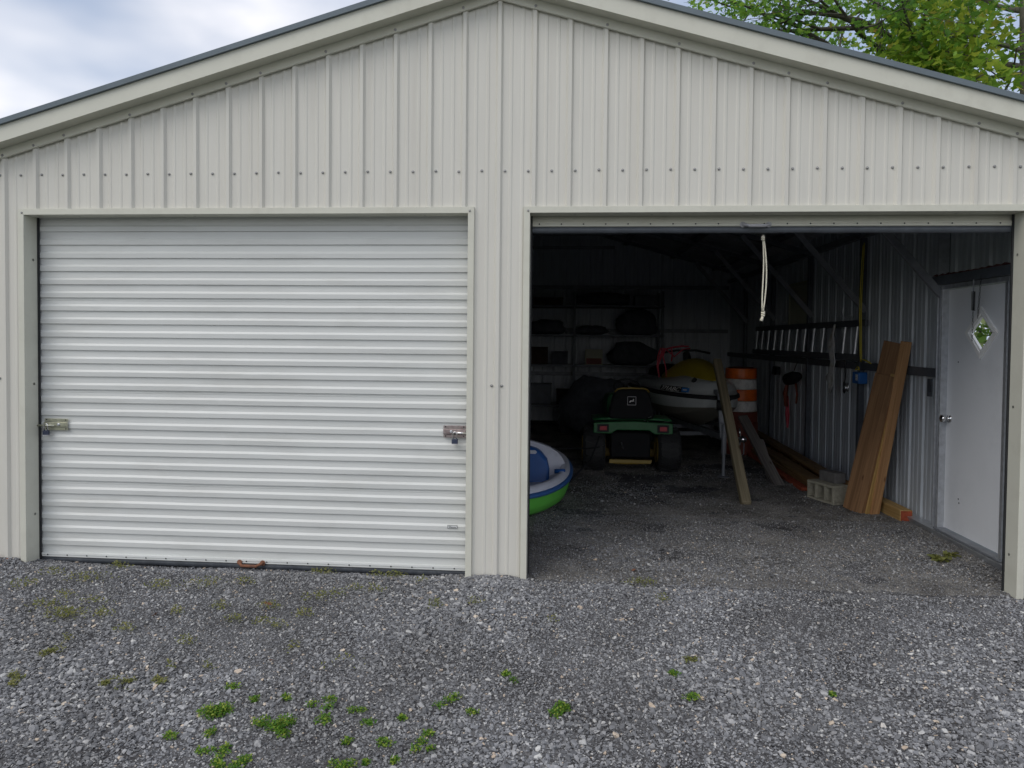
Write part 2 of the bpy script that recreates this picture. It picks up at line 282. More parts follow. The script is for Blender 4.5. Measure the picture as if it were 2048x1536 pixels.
# ------------------------------------------------------------------ garage building
GX, GY = 3.6576, 9.12
def Lz(x): return 3.793-.287*abs(x)
XA, XB, XC, XD, ZH = -3.2776, -.198, .2078, 3.2758, 2.42
gar = thing('garage', (0, 0, 0), 'beige ribbed metal two-bay garage with gabled roof, left roller door shut and right one open', 'garage')
PITCH = .2286
def profile(a, b):
    """offsets along a ribbed sheet from a to b -> list of (s, height)"""
    pts = set()
    k0 = math.floor(a/PITCH)-1; k1 = math.ceil(b/PITCH)+1; res = []
    for k in range(k0, k1+1):
        c = k*PITCH
        res += [(c-.0235, 0), (c-.011, .019), (c+.011, .019), (c+.0235, 0)]
        for q in (.0762, .1524): res += [(c+q-.013, 0), (c+q-.006, .0035), (c+q+.006, .0035), (c+q+.013, 0)]
    res.sort(); inn = [p for p in res if a+1e-4 < p[0] < b-1e-4]
    def hgt(s):
        for (s0, h0), (s1, h1) in zip(res, res[1:]):
            if s0 <= s <= s1: return h0+(h1-h0)*(s-s0)/max(1e-9, s1-s0)
        return 0
    return [(a, hgt(a))]+inn+[(b, hgt(b))]
def sheet(mb, a, b, fn, zlo, zhi, nz_=1):
    """fn(s, h, z) -> point"""
    P = profile(a, b)
    for (s0, h0), (s1, h1) in zip(P, P[1:]):
        mb.add([fn(s0, h0, zlo(s0)), fn(s1, h1, zlo(s1)), fn(s1, h1, zhi(s1)), fn(s0, h0, zhi(s0))], [(0, 1, 2, 3)])
top = lambda x: Lz(x)+.045
for k in range(8):
    a = -GX+k*.9144; b = a+.9144; mb = MB()
    cuts = sorted({a, b, *[c for c in (XA-.012, XB+.012, XC-.012, XD+.012, 0) if a < c < b]})
    for c0, c1 in zip(cuts, cuts[1:]):
        mid = (c0+c1)/2; zl = ZH+.012 if (XA-.012 < mid < XB+.012 or XC-.012 < mid < XD+.012) else -.06
        sheet(mb, c0, c1, lambda s, h, z: (s, -h, z), lambda s: zl, top)
    mb.build('siding_panel', 'siding', gar, fixn=False)
for sx in (-1, 1):     # side walls (ribs outwards), person door hole on the right
    for k in range(10):
        a = .0+k*.9144; b = min(a+.9144, GY); mb = MB()
        cuts = sorted({a, b, *[c for c in (.55, 1.47) if a < c < b and sx > 0]})
        for c0, c1 in zip(cuts, cuts[1:]):
            mid = (c0+c1)/2; zl = 2.09 if sx > 0 and .55 < mid < 1.47 else -.05
            f = lambda s, h, z: (sx*(GX-.045+h), s, z)
            if sx > 0: sheet(mb, c0, c1, f, lambda s: zl, lambda s: 2.95)
            else: sheet(mb, c0, c1, f, lambda s: zl, lambda s: 2.95)
        if sx > 0: mb.f = [tuple(reversed(q)) for q in mb.f]
        mb.build('side_wall_panel', 'galv', gar, fixn=False)
for k in range(8):
    a = -GX+k*.9144; mb = MB()
    for c0, c1 in ([(a, a+.9144)] if k != 3 and k != 4 else [(a, a+.9144)]): sheet(mb, c0, c1, lambda s, h, z: (s, GY+h, z), lambda s: -.05, lambda x: Lz(x)+.155)
    mb.build('back_wall_panel', 'galv', gar, fixn=False)
for sx in (-1, 1):     # roof sheets, ribs running down the slope
    for k in range(11):
        a = -.14+k*.875; mb = MB()
        P = profile(a, a+.875)
        for (s0, h0), (s1, h1) in zip(P, P[1:]):
            mb.add([(0, s0, 3.793+.165+h0), (0, s1, 3.793+.165+h1), (sx*3.95, s1, Lz(3.95)+.165+h1), (sx*3.95, s0, Lz(3.95)+.165+h0)], [(0, 1, 2, 3)] if sx < 0 else [(3, 2, 1, 0)])
        mb.build('roof_panel', 'roof', gar, fixn=False)
mb = MB(); mb.prism([(-.16, -.17, 3.965), (0, -.17, 4.012), (.16, -.17, 3.965), (.16, -.17, 3.975), (0, -.17, 4.024), (-.16, -.17, 3.975)], (0, 9.7, 0)); mb.build('ridge_cap', 'roof', gar)
def along(mb, sx, x0, x1, prof):
    """extrude profile [(y, dz)] along the gable slope"""
    r0 = [(sx*x0, y, Lz(x0)+dz) for y, dz in prof]; r1 = [(sx*x1, y, Lz(x1)+dz) for y, dz in prof]; n = len(prof)
    mb.add(r0+r1, [tuple(range(n)), tuple(range(2*n-1, n-1, -1))]+[(i, i+n, (i+1) % n+n, (i+1) % n) for i in range(n)])
for sx in (-1, 1):
    mb = MB(); along(mb, sx, 0, 3.95, [(-.030, 0), (-.026, -.004), (-.004, .0), (-.004, .058), (-.030, .058)]); mb.build('gable_trim', 'trim', gar)
    mb = MB(); along(mb, sx, 0, 3.95, [(-.13, .0582), (-.13, .062), (-.004, .062), (-.004, .0582)]); mb.build('soffit', 'trim', gar)
    mb = MB(); along(mb, sx, 0, 3.95, [(-.134, .054), (-.134, .163), (-.126, .163), (-.126, .0625), (-.128, .054)]); mb.build('fascia', 'trim', gar)
    mb = MB(); along(mb, sx, 0, 3.97, [(-.154, .1635), (-.156, .197), (-.142, .199), (-.10, .1985), (-.10, .1635)]); mb.build('rake_edge', 'roof', gar)
    mb = MB(); mb.box((sx*3.69 if sx > 0 else -3.69-.002, -.035, -.05), (sx*3.69+.002 if sx > 0 else -3.69, .09, 2.7)); mb.box((min(sx*3.62, sx*3.688), -.0352, -.05), (max(sx*3.62, sx*3.688), -.0305, 2.7)); mb.build('corner_trim', 'trim', gar)
# door openings: jamb and header trims (face strip + reveal)
def jamb(x, s, z0):
    mb = MB(); d = .0405*s
    mb.prism([(x, -.0245, z0), (x-d, -.0245, z0), (x-d, -.0245, ZH+.0405), (x, -.0245, ZH)], (0, .022, 0))
    mb.prism([(x+.0005*s, -.0232, z0), (x-.002*s, -.0232, z0), (x-.002*s, .098, z0), (x+.0005*s, .098, z0)], (0, 0, ZH+.001-z0))
    return mb.build('door_jamb_trim', 'trim', gar, bevel=.0015)
jamb(XA, 1, -.03); jamb(XB, -1, -.03); jamb(XC, 1, -.03); jamb(XD, -1, -.04)
for x0, x1 in ((XA, XB), (XC, XD)):
    mb = MB(); mb.prism([(x0, -.0245, ZH), (x0-.0405, -.0245, ZH+.0405), (x1+.0405, -.0245, ZH+.0405), (x1, -.0245, ZH)], (0, .022, 0))
    mb.box((x0+.002, -.0225, ZH-.0005), (x1-.002, .098, ZH+.0012)); mb.build('door_header_trim', 'trim', gar, bevel=.0015)
    for xx, s in ((x0, 1), (x1, -1)):   # dark guide channel behind the reveal
        mb = MB(); mb.box((min(xx-s*.03, xx+s*.011), .0985, -.03), (max(xx-s*.03, xx+s*.011), .109, 2.46)); mb.build('door_guide', 'black', gar)
mb = MB(); mb.box((XB+.006, .03, -.03), (XC-.006, .09, 3.5)); mb.build('centre_post', 'frame', gar)
mb = MB(); mb.box((-3.6, .02, ZH+.01), (3.6, .10, ZH+.09)); mb.build('header_rail', 'frame', gar)
# screws: one shared mesh
sb = MB(); sb.lathe((0, 0, 0), [(.0095, 0), (.0095, -.0025), (.0060, -.003), (.0058, -.0072), (.0035, -.0085)], 10, 'y'); scr0 = sb.build('screw', 'screw', gar)
def screw(x, y, z, rot=None, s=1.0, first=[1]):
    if first: first.clear(); scr0.location = (x, y, z); return
    c = scr0.copy(); col.objects.link(c); c.parent = gar; c.location = (x, y, z); c.scale = (s, s, s)
    if rot: c.rotation_euler = rot
for k in range(-23, 24):
    x = .040+.1524*k
    if abs(x) > 3.6: continue
    fr = abs((x/PITCH)-round(x/PITCH))*PITCH
    screw(x, -.020 if fr < .012 else -.001, 2.697+random.uniform(-.003, .003))
for k in range(-15, 16):
    if k % 2 == 1 or abs(k) in (8, 14): screw(k*PITCH+random.uniform(-.01, .01), -.0305, Lz(k*PITCH)+.016)
for x in (-3.56, -3.48, -.035, .032): screw(x, -.001, 1.29)
for x, z in ((XA-.012, ZH+.014), (XB+.012, ZH+.014), (XC-.012, ZH+.014)): screw(x, -.0245, z, s=.8)
for z in (2.12, 1.25, .33): screw(XA+.0005, .06, z, (0, 0, R(-90)))
for z in (2.16, 1.2, .26): screw(XD-.0005, .06, z, (0, 0, R(90)))
for z in (2.0, 1.27, .35): screw(XC+.0005, .07, z, (0, 0, R(-90)))
for x in (-2.93, -2.1, -1.3, -.5, .5, 1.0, 1.65, 2.3, 2.9): screw(x, .06, ZH-.0006, (R(-90), 0, 0))

# ---- roller doors
def curtain(x0, x1, z0, z1, y):
    """horizontal corrugations; dark downward step every .0928 m"""
    T = .0928; d = .0105; pts = []
    z = z0+.030-T
    while z < z1+T:
        pts += [(z, y), (z+.004, y+.0005), (z+.030, y-.0), (z+.034, y)] if False else []
        # going up from the dark step: recess behind / proud part
        pts += [(z-.004, y-d), (z+.004, y), (z+.040, y), (z+.055, y-d)] if False else [(z, y), (z+.006, y+0.0)] if False else []
        z += T
    k = 0; z = z0+.052-T; res = []
    while z < z1:
        # from bottom: recessed flat ends, underside lip (faces down), proud flat, bright shoulder (faces up), recessed flat
        res += [(z, y), (z+.0035, y-d), (z+.034, y-d*1.05), (z+.049, y-.001), (z+.070, y)]
        k += 1
        if k % 7 == 6: res += [(z+.0745, y), (z+.0755, y-.002), (z+.078, y-.002), (z+.079, y), (z+.083, y), (z+.084, y-.0015), (z+.086, y-.0015), (z+.087, y)]
        z += T
    res = [(zz, yy) for zz, yy in res if z0 < zz < z1]; res = [(z0, res[0][1])]+res+[(z1, res[-1][1])]
    nx = 14; mb = MB()
    mb.grid([[(x0+(x1-x0)*i/nx, yy+.002*nz(i*.7, zz*2, 5), zz+.0015*nz(i*.5, zz*9, 1)) for i in range(nx+1)] for zz, yy in res])
    return mb
rd = curtain(XA-.01, XB+.01, .044, 2.55, .125).build('roller_door', 'curtain', gar, label='closed light grey corrugated roller door', fixn=False, thick=.001)
rd2 = curtain(XC-.01, XD+.01, 2.383, 2.6, .125).build('roller_door', 'trim', gar, label='rolled-up roller door above the open bay', fixn=False, thick=.001)
for par, x0, x1, zb in ((rd, XA+.012, XB-.010, .012), (rd2, XC+.012, XD-.012, 2.350)):
    mb = MB(); mb.prism([(x0, .112, zb), (x0, .106, zb+.004), (x0, .107, zb+.016), (x0, .104, zb+.019), (x0, .106, zb+.031), (x0, .124, zb+.034), (x0, .124, zb)], (x1-x0, 0, 0)); mb.build('bottom_bar', 'curtain' if par is rd else 'trim', par)
    mb = MB(); r0 = []
    n = 40
    for j, (yy, zz) in enumerate([(.118, zb-.0005), (.110, zb-.012), (.112, zb-.034), (.125, zb-.043), (.14, zb-.034), (.14, zb-.0005)]): r0.append([(x0+(x1-x0)*i/n, yy+.002*nz(i*.6, j), zz+.003*nz(i*.33, j, 2)*(j > 1)) for i in range(n+1)])
    mb.grid(r0); mb.build('bottom_seal', 'seal' if par is rd else 'framedark', par, smooth=True)
    mb = MB(); mb.lathe((0, 0, 0), [(.0052, 0), (.0052, -.002), (.003, -.003)], 8, 'y'); s0 = mb.build('bar_screw', 'black', par)
    n = int((x1-x0)/.1465)
    for i in range(n+1):
        x = x0+.045+i*.1465
        if x > x1-.02: break
        if i == 0: s0.location = (x, .1055, zb+.017); continue
        c = s0.copy(); col.objects.link(c); c.parent = par; c.location = (x, .1055, zb+.017)
    xc = -1.72 if par is rd else 1.675; zc = zb+.006; mb = MB()
    for s in (-1, 1):
        mb.lathe((xc+s*.083, .104, zc+.004), [(.019, 0), (.019, -.004), (.013, -.006)], 14, 'y')
        mb.tube([(xc+s*.083, .10, zc+.004), (xc+s*.074, .085, zc+.002), (xc+s*.055, .068, zc-.006), (xc+s*.045, .064, zc-.008)], [.012, .011, .009, .009], 8)
    mb.tube([(xc-.055, .066, zc-.008), (xc+.055, .066, zc-.008)], .0105, 8)
    mb.build('handle', 'rust' if par is rd else 'tin', par, smooth=False, bevel=.001)
# slide bolts on the closed door
def latch(x0, x1, zt, m, flip):
    mb = MB(); y = .108
    mb.box((x0, y-.004, zt-.019), (x1, y, zt)); mb.box((x0, y-.004, zt-.082), (x1, y, zt-.062))
    mb.prism([(x0, y-.003, zt-.021), (x0, y-.016, zt-.027), (x0, y-.016, zt-.055), (x0, y-.003, zt-.061)], (x1-x0, 0, 0))
    o = mb.build('slide_bolt', m, rd, bevel=.001, label='slide bolt latch on the '+('left' if flip else 'right')+' edge of the closed door')
    mb = MB(); xe = x0-.05 if flip else x1+.012
    mb.tube([(xe, y-.021, zt-.048), ((x0+x1)/2, y-.021, zt-.048)], .007, 10); mb.build('bolt_rod', 'chrome' if not flip else 'zinc', o, smooth=True)
    mb = MB(); xc = x0+(x1-x0)*(.66 if flip else .36); mb.lathe((xc, y-.016, zt-.040), [(.010, 0), (.010, -.006), (.006, -.009)], 12, 'y'); mb.build('bolt_stud', 'framelight', o)
    for xx in (x0+.015, x1-.015):
        for zz in (zt-.009, zt-.072): q = MB(); q.lathe((xx, y-.004, zz), [(.005, 0), (.004, -.003)], 8, 'y'); q.build('bolt_screw', 'black', o)
    return y
latch(-3.236, -3.062, 1.003, 'zinc', True); latch(-.372, -.218, 1.008, 'zincd', False)
def padlock(x, z, label):
    t = thing('padlock', (x, .083, z), label, 'padlock', 'padlocks hanging on the slide bolts')
    mb = MB(); mb.box((x-.0205, .071, z-.034), (x+.0205, .091, z)); mb.build('lock_body', 'navy', t, bevel=.004)
    mb = MB(); mb.box((x-.0208, .0705, z-.034), (x+.0208, .0915, z-.030)); mb.build('lock_base', 'tin', t)
    mb = MB(); mb.tube([(x-.012, .08, z), (x-.012, .08, z+.035)]+[(x-.012*math.cos(a), .08, z+.035+.013*math.sin(a)) for a in np.linspace(.3, math.pi-.3, 7)]+[(x+.012, .08, z+.035), (x+.012, .08, z)], .0038, 8); mb.build('shackle', 'chrome', t, smooth=True)
padlock(-3.207, .920, 'small navy padlock on the green-tinged slide bolt at the door\'s far left edge')
padlock(-.290, .919, 'navy padlock with bright tall shackle on the slide bolt beside the centre post')
mb = MB(); mb.box((-.342, .1085, .303), (-.272, .1095, .326)); st = mb.build('door_sticker', 'labelgrey', rd, label='small grey maker sticker')
q = MB(); q.box((-.338, .1078, .307), (-.276, .1084, .322)); q.build('sticker_panel', 'paper', st)
q = MB(); q.box((-.334, .1072, .317), (-.315, .1077, .3195)); q.box((-.332, .1072, .309), (-.282, .1077, .3115)); q.box((-.318, .1072, .3135), (-.280, .1077, .315)); q.build('sticker_print', 'decalblack', st)

# ---- interior frame
for y in (1.49, 3.08, 4.67, 6.26, 7.85):
    for sx in (-1, 1):
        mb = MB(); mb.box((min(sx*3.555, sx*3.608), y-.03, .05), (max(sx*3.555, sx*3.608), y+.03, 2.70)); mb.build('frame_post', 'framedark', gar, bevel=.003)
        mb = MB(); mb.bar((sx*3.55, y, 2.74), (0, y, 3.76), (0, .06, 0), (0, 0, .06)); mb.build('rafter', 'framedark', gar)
        mb = MB(); dy = -.035*sx*0; mb.bar((sx*3.60, y-.036, 1.93), (sx*2.70, y-.036, 2.96), (.06*.75, 0, .06*.66), (0, .035, 0)); mb.build('knee_brace', 'frame', gar, bevel=.002)
    mb = MB(); mb.box((-1.3, y-.045, 3.20), (1.3, y-.006, 3.25)); mb.build('collar_tie', 'frame', gar)
for sx in (-1, 1):
    a, b = (1.52, 9.08)
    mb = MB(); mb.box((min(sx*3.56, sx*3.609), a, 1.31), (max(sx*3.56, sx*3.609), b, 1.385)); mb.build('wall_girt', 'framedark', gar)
    mb = MB(); mb.box((min(sx*3.54, sx*3.60), .03, 2.702), (max(sx*3.54, sx*3.60), 9.08, 2.77)); mb.build('eave_rail', 'frame', gar)
    mb = MB(); mb.prism([(sx*3.53, .16, .0), (sx*3.505, .16, .052), (sx*3.60, .16, .058), (sx*3.60, .16, .0)], (0, 8.9, 0)); mb.build('base_rail', 'framelight', gar, bevel=.003)
    for xx in (.7, 1.6, 2.5, 3.3):
        mb = MB(); mb.box((sx*xx-.05, .02, Lz(xx)+.10), (sx*xx+.05, 9.1, Lz(xx)+.14)); mb.build('roof_purlin', 'frame', gar)
for z in (.9, 1.75, 2.58): mb = MB(); mb.box((-3.55, 9.01, z), (3.55, 9.06, z+.07)); mb.build('wall_girt', 'frame', gar)

# ---- person door in the right wall
DX = 3.60
pd = MB(); d0, d1, dz0, dz1 = .60, 1.405, .085, 2.035
cy, cz, hw, hh = .945, 1.68, .205, .20
ow, oh = .148, .140
# door leaf as four pieces round the diamond hole
def leaf():
    mb = MB(); C = [(d0, dz0), (d1, dz0), (d1, dz1), (d0, dz1)]; D = [(cy, cz-oh), (cy+ow, cz), (cy, cz+oh), (cy-ow, cz)]
    for xx in (DX-.02, DX-.004):
        P = [(xx, a, b) for a, b in C]+[(xx, a, b) for a, b in D]+[(xx, cy, dz0), (xx, d1, cz), (xx, cy, dz1), (xx, d0, cz)]
        F = [(0, 8, 4, 7, 11), (8, 1, 9, 5, 4), (9, 2, 10, 6, 5), (10, 3, 11, 7, 6)]
        mb.add(P, F)
    mb.add([(DX-.02, a, b) for a, b in C]+[(DX-.004, a, b) for a, b in C], [(0, 1, 5, 4), (1, 2, 6, 5), (2, 3, 7, 6), (3, 0, 4, 7)])
    return mb
door = leaf().build('door', 'white', gar, label='white inner door with diamond window')
def ring(y0, z0, a, b, aa, bb, x0, x1):
    mb = MB(); O = [(y0, z0-b), (y0+a, z0), (y0, z0+b), (y0-a, z0)]; I = [(y0, z0-bb), (y0+aa, z0), (y0, z0+bb), (y0-aa, z0)]
    for i in range(4):
        j = (i+1) % 4; mb.prism([(x0, *O[i]), (x0, *O[j]), (x0, *I[j]), (x0, *I[i])], (x1-x0, 0, 0))
    return mb
ring(cy, cz, hw, hh, hw-.03, hh-.032, DX-.034, DX-.0205).build('window_frame', 'whitetrim', door, bevel=.002)
ring(cy, cz, hw-.0305, hh-.0325, ow+.008, oh+.009, DX-.036, DX-.0203).build('window_moulding', 'whitetrim', door, bevel=.003)
ring(cy, cz, ow+.0075, oh+.0085, ow-.010, oh-.011, DX-.026, DX-.006).build('window_stop', 'whitetrim', door, bevel=.001)
mb = MB(); mb.add([(DX-.012, cy, cz-oh+.006), (DX-.012, cy-ow+.006, cz), (DX-.012, cy, cz+oh-.006), (DX-.012, cy+ow-.006, cz)], [(0, 1, 2, 3)]); mb.build('window_pane', 'glass', door, fixn=False)
mb = MB(); mb.lathe((DX-.02, 1.352, .985), [(.033, 0), (.032, -.008), (.014, -.012), (.013, -.035), (.024, -.042), (.031, -.056), (.028, -.07), (.012, -.074)], 20, 'x'); mb.build('door_knob', 'chrome', door, smooth=True)
for (y, z) in ((1.25, 1.45), (1.19, .33), (1.2, .36)): q = MB(); q.lathe((DX-.02, y, z), [(.008, 0), (.006, -.0015)], 7, 'x'); q.build('dent', 'seal', door)
mb = MB()
mb.box((3.53, 1.408, .075), (3.62, 1.44, 2.075)); mb.box((3.53, .56, 2.04), (3.62, 1.4075, 2.075)); mb.box((3.53, .565, .075), (3.62, .597, 2.0395)); mb.build('door_frame', 'framelight', gar, bevel=.002)
mb = MB(); mb.box((3.515, .56, .059), (3.63, 1.44, .074)); mb.build('door_sill', 'frame', gar)
mb = MB(); mb.box((3.50, .04, 2.079), (3.60, 1.56, 2.15)); mb.build('door_header', 'framedark', gar, bevel=.002)
mb = MB(); mb.grid([[(3.505+.085*j/3, .08+i*.03, 2.153+.02*abs(nz(i*.7, j, 2))+.012*(i % 3 == 0)*(0 < j < 3)) for i in range(49)] for j in range(4)]); tag(mb.build('foam_strip', 'redfilm', org=(3.55, .8, 2.15), thick=.004), 'crinkled dark red foam strip lying on the beam above the white door', 'foam strip')
mb = MB(); mb.box((3.515, 1.455, .0), (3.60, 1.4595, 2.7)); mb.build('stud', 'framelight', gar)

# ------------------------------------------------------------------ things hanging on or near the right wall
t = thing('door_spring', (3.50, .915, 1.7), 'coiled black door spring hanging left of the thin chain by the white door', 'spring')
mb = MB(); mb.tube([(3.50+.013*math.cos(k*.9), .925+.013*math.sin(k*.9), 1.99-.0012*k) for k in range(120)], .0022, 4); mb.build('coil', 'black', t)
mb = MB(); mb.tube([(3.50, .925, 2.08), (3.50, .925, 1.99)], .004, 6); mb.build('hook', 'frame', t)
def chain(mb, x, y, z0, z1, sway=0):
    n = int((z0-z1)/.021)
    for k in range(n):
        z = z0-k*.021; yy = y+sway*k/n; q = [(math.cos(a)*.0055, math.sin(a)*.013) for a in np.linspace(0, 2*math.pi, 8)]
        mb.tube([(x+(p if k % 2 else 0), yy+(0 if k % 2 else p), z+r) for p, r in q], .0016, 4, False)
mb = MB(); chain(mb, 3.50, .925, 1.86, 1.60); mb.build('chain', 'black', t)
mb = MB(); chain(mb, 3.50, .835, 2.09, 1.76, .03); tag(mb.build('door_chain', 'black', org=(3.50, .84, 1.7)), 'thin dangling steel chain to the right of the spring, over the white door', 'chain')
# galvanised lock keeper left of the door
mb = MB(); mb.box((3.50, 1.50, 1.15), (3.515, 1.56, 1.30)); mb.box((3.49, 1.508, 1.16), (3.50, 1.53, 1.19)); tag(mb.build('strike_plate', 'seal', org=(3.51, 1.53, 1.15)), 'dark metal plate hanging below the wall girt left of the white door', 'bracket')
# extension ladder hung flat on the wall
t = thing('ladder', (3.50, 5.2, 1.42), 'aluminium extension ladder hung sideways along the right wall', 'ladder')
for z, xx in ((1.80, 3.54), (1.44, 3.50)): q = MB(); q.box((xx-.015, 2.86, z-.035), (xx+.015, 7.0, z+.035)); q.build('rail', 'framedark', t, bevel=.003)
mb = MB(); mb.tube([(3.505, 0, 1.475), (3.53, 0, 1.765)], .019, 10, False); r0 = mb.build('rung', 'framelight', t, smooth=True)
for k in range(13):
    y = 3.06+k*.318
    if k == 0: r0.location.y += y; continue
    c = r0.copy(); col.objects.link(c); c.parent = t; c.location = r0.location; c.location.y += k*.318
for z in (1.86, 1.47):
    for k in range(6):
        pass
# steel hooks that carry the ladder
for y in (3.20, 5.4): q = MB(); q.tube([(3.53, y, 1.88), (3.45, y, 1.86), (3.43, y, 1.92), (3.435, y, 1.97)], .006, 6); tag(q.build('wall_hook', 'framelight', org=(3.5, y, 1.88)), 'pale steel hook above the ladder '+('near the yellow cord' if y < 4 else 'further back along the wall'), 'hook', 'hooks above the ladder')
# rag
rows = []
for i, (z, y0, y1, x) in enumerate([(1.80, 3.50, 3.53, 3.46), (1.70, 3.50, 3.60, 3.45), (1.58, 3.49, 3.66, 3.44), (1.50, 3.46, 3.60, 3.44), (1.38, 3.42, 3.54, 3.44), (1.27, 3.42, 3.56, 3.43), (1.20, 3.43, 3.64, 3.43), (1.12, 3.48, 3.62, 3.44), (1.02, 3.57, 3.60, 3.45)]):
    rows.append([(x+.025*nz(i*.7, j*.8, 4)+.012*(j % 2), y0+(y1-y0)*j/6, z+.012*nz(i, j, 8)) for j in range(7)])
mb = MB(); mb.grid(rows); tag(mb.build('hanging_rag', 'rag', org=(3.45, 3.5, 1.8), smooth=True, thick=.006), 'grey canvas rag hanging over the ladder rails', 'rag')
# tangle of clips right of the rag
t = thing('clip_bundle', (3.47, 3.17, 1.1), 'black strap with shiny clips hanging between the grey rag and the blue box', 'clips')
mb = MB(); mb.tube([(3.47, 3.2, 1.40), (3.468, 3.2, 1.22), (3.46, 3.2, 1.16)], .008, 6); mb.tube([(3.46+.01*math.cos(a), 3.2+.05*math.cos(a), 1.11+.06*math.sin(a)) for a in np.linspace(0, 6.28, 14)], .007, 6, False); mb.build('strap', 'black', t)
mb = MB()
for y in (3.12, 3.08): mb.tube([(3.45, y+.018*math.cos(a), 1.12+.045*math.sin(a)) for a in np.linspace(0, 6.28, 12)], .005, 6, False)
mb.build('steel_clip', 'chrome', t, smooth=True)
# blue box and yellow cord
t = thing('blue_box', (3.52, 2.93, 1.17), 'small blue plastic box with a square white label under the yellow cord', 'box')
mb = MB(); mb.box((3.47, 2.86, 1.17), (3.56, 3.02, 1.29)); mb.build('box_shell', 'bluebox', t, bevel=.008)
mb = MB(); mb.box((3.468, 2.885, 1.205), (3.4695, 2.935, 1.265)); lb = mb.build('label_plate', 'paper', t)
q = MB()
for a in range(3): q.box((3.4665, 2.892, 1.215+a*.016), (3.4675, 2.928, 1.222+a*.016))
q.build('label_print', 'labelgrey', lb)
mb = MB()
mb.tube([(3.49, 2.86+.02*math.sin(z*4), z) for z in np.linspace(2.62, 1.40, 18)], .0055, 6)
mb.tube([(3.485, 2.86+.045*math.sin((2.6-z)*2.6), z) for z in np.linspace(2.6, 1.40, 18)], .0055, 6)
mb.tube([(3.49, 2.86, 1.40), (3.47, 2.8, 1.425), (3.46, 2.68, 1.42), (3.48, 2.6, 1.39)], .0065, 6)
mb.tube([(3.49, 2.9, 1.31), (3.47, 2.86, 1.34), (3.48, 2.92, 1.35), (3.47, 2.95, 1.31), (3.48, 2.88, 1.32)], .0055, 6)
tag(mb.build('yellow_cord', 'cordyellow', org=(3.49, 2.86, 1.3), smooth=True), 'looped yellow extension cord hanging down the wall to the blue box', 'cord')
# dark power tool with red handle hanging far back
t = thing('hedge_trimmer', (3.45, 4.8, .7), 'black and dull red power tool hanging on the wall behind the rag', 'power tool')
mb = MB(); mb.tube([(3.44, 4.62, 1.16), (3.42, 4.75, 1.13), (3.42, 4.95, 1.10), (3.44, 5.1, 1.04)], [.05, .085, .08, .03], 12); mb.build('motor_housing', 'seatblack', t, smooth=True)
mb = MB(); mb.tube([(3.44, 5.06, 1.04), (3.44, 5.14, .9), (3.45, 5.12, .72)], [.02, .03, .025], 8); mb.build('front_guard', 'darkred', t, smooth=True); mb = MB(); mb.tube([(3.44, 4.72, 1.06), (3.44, 4.66, .92), (3.45, 4.72, .8)], .014, 8); mb.build('tool_handle', 'darkred', t, smooth=True)
mb = MB(); mb.tube([(3.46, 4.85, 1.22), (3.5, 4.85, 1.34)], .006, 6); mb.build('tool_cord', 'black', t)
mb = MB(); mb.tube([(3.50, 5.25, .85), (3.50, 5.22, .6), (3.50, 5.2, .42)], [.016, .03, .012], 6); tag(mb.build('red_rag', 'pink', org=(3.5, 5.2, .4)), 'faded red cloth strip hanging low behind the power tool', 'rag')
mb = MB(); mb.box((3.47, 5.66, 1.12), (3.53, 5.84, 1.24)); mb.tube([(3.46, 5.78, 1.20), (3.45, 5.78, 1.12)], .012, 6); tag(mb.build('wall_bracket', 'seatblack', org=(3.5, 5.75, 1.1), bevel=.01), 'black fitting on the wall girt right of the traffic drum', 'bracket')
# pale boarded window
t = thing('wall_window', (3.57, 5.1, 1.8), 'pale square boarded window on the right wall above the ladder', 'window')
mb = MB(); mb.box((3.585, 4.74, 1.82), (3.60, 5.46, 2.36)); mb.build('board', 'card', t)
mb = MB()
for lo, hi in (((3.575, 4.70, 1.79), (3.602, 4.739, 2.40)), ((3.575, 5.461, 1.79), (3.602, 5.50, 2.40)), ((3.575, 4.74, 1.79), (3.602, 5.46, 1.819)), ((3.575, 4.74, 2.361), (3.602, 5.46, 2.40)), ((3.58, 4.74, 2.08), (3.5845, 5.46, 2.10))): mb.box(lo, hi)
mb.build('window_frame', 'card', t)
# rope on the raised door
t = thing('pull_rope', (1.73, .14, 2.30), 'knotted white cotton pull rope hanging from the raised roller door', 'rope')
mb = MB(); z0, z1 = 2.298, 1.80
mb.tube([(1.733+.006*math.sin(s*5)+.012*s, .15, z0-.50*s) for s in np.linspace(0, 1, 14)], .0046, 8); mb.build('strand', 'rope', t, smooth=True)
mb = MB(); mb.tube([(1.738+.020*math.sin(s*3.14)+.008*s, .147, z0-.50*s) for s in np.linspace(0, 1, 14)], .0046, 8); mb.build('strand', 'rope', t, smooth=True)
for z, x, r in ((2.292, 1.735, .014), (1.795, 1.745, .015)):
    mb = MB(); mb.tube([(x+r*.6*math.cos(k*.8), .148+r*.6*math.sin(k*.8), z-.0018*k) for k in range(16)], .006, 6)
    if z < 2: mb.tube([(x, .148, z-.02), (x-.006, .148, z-.045), (x-.012, .148, z-.06)], [.008, .009, .012], 8)
    mb.build('knot', 'rope', t, smooth=True)

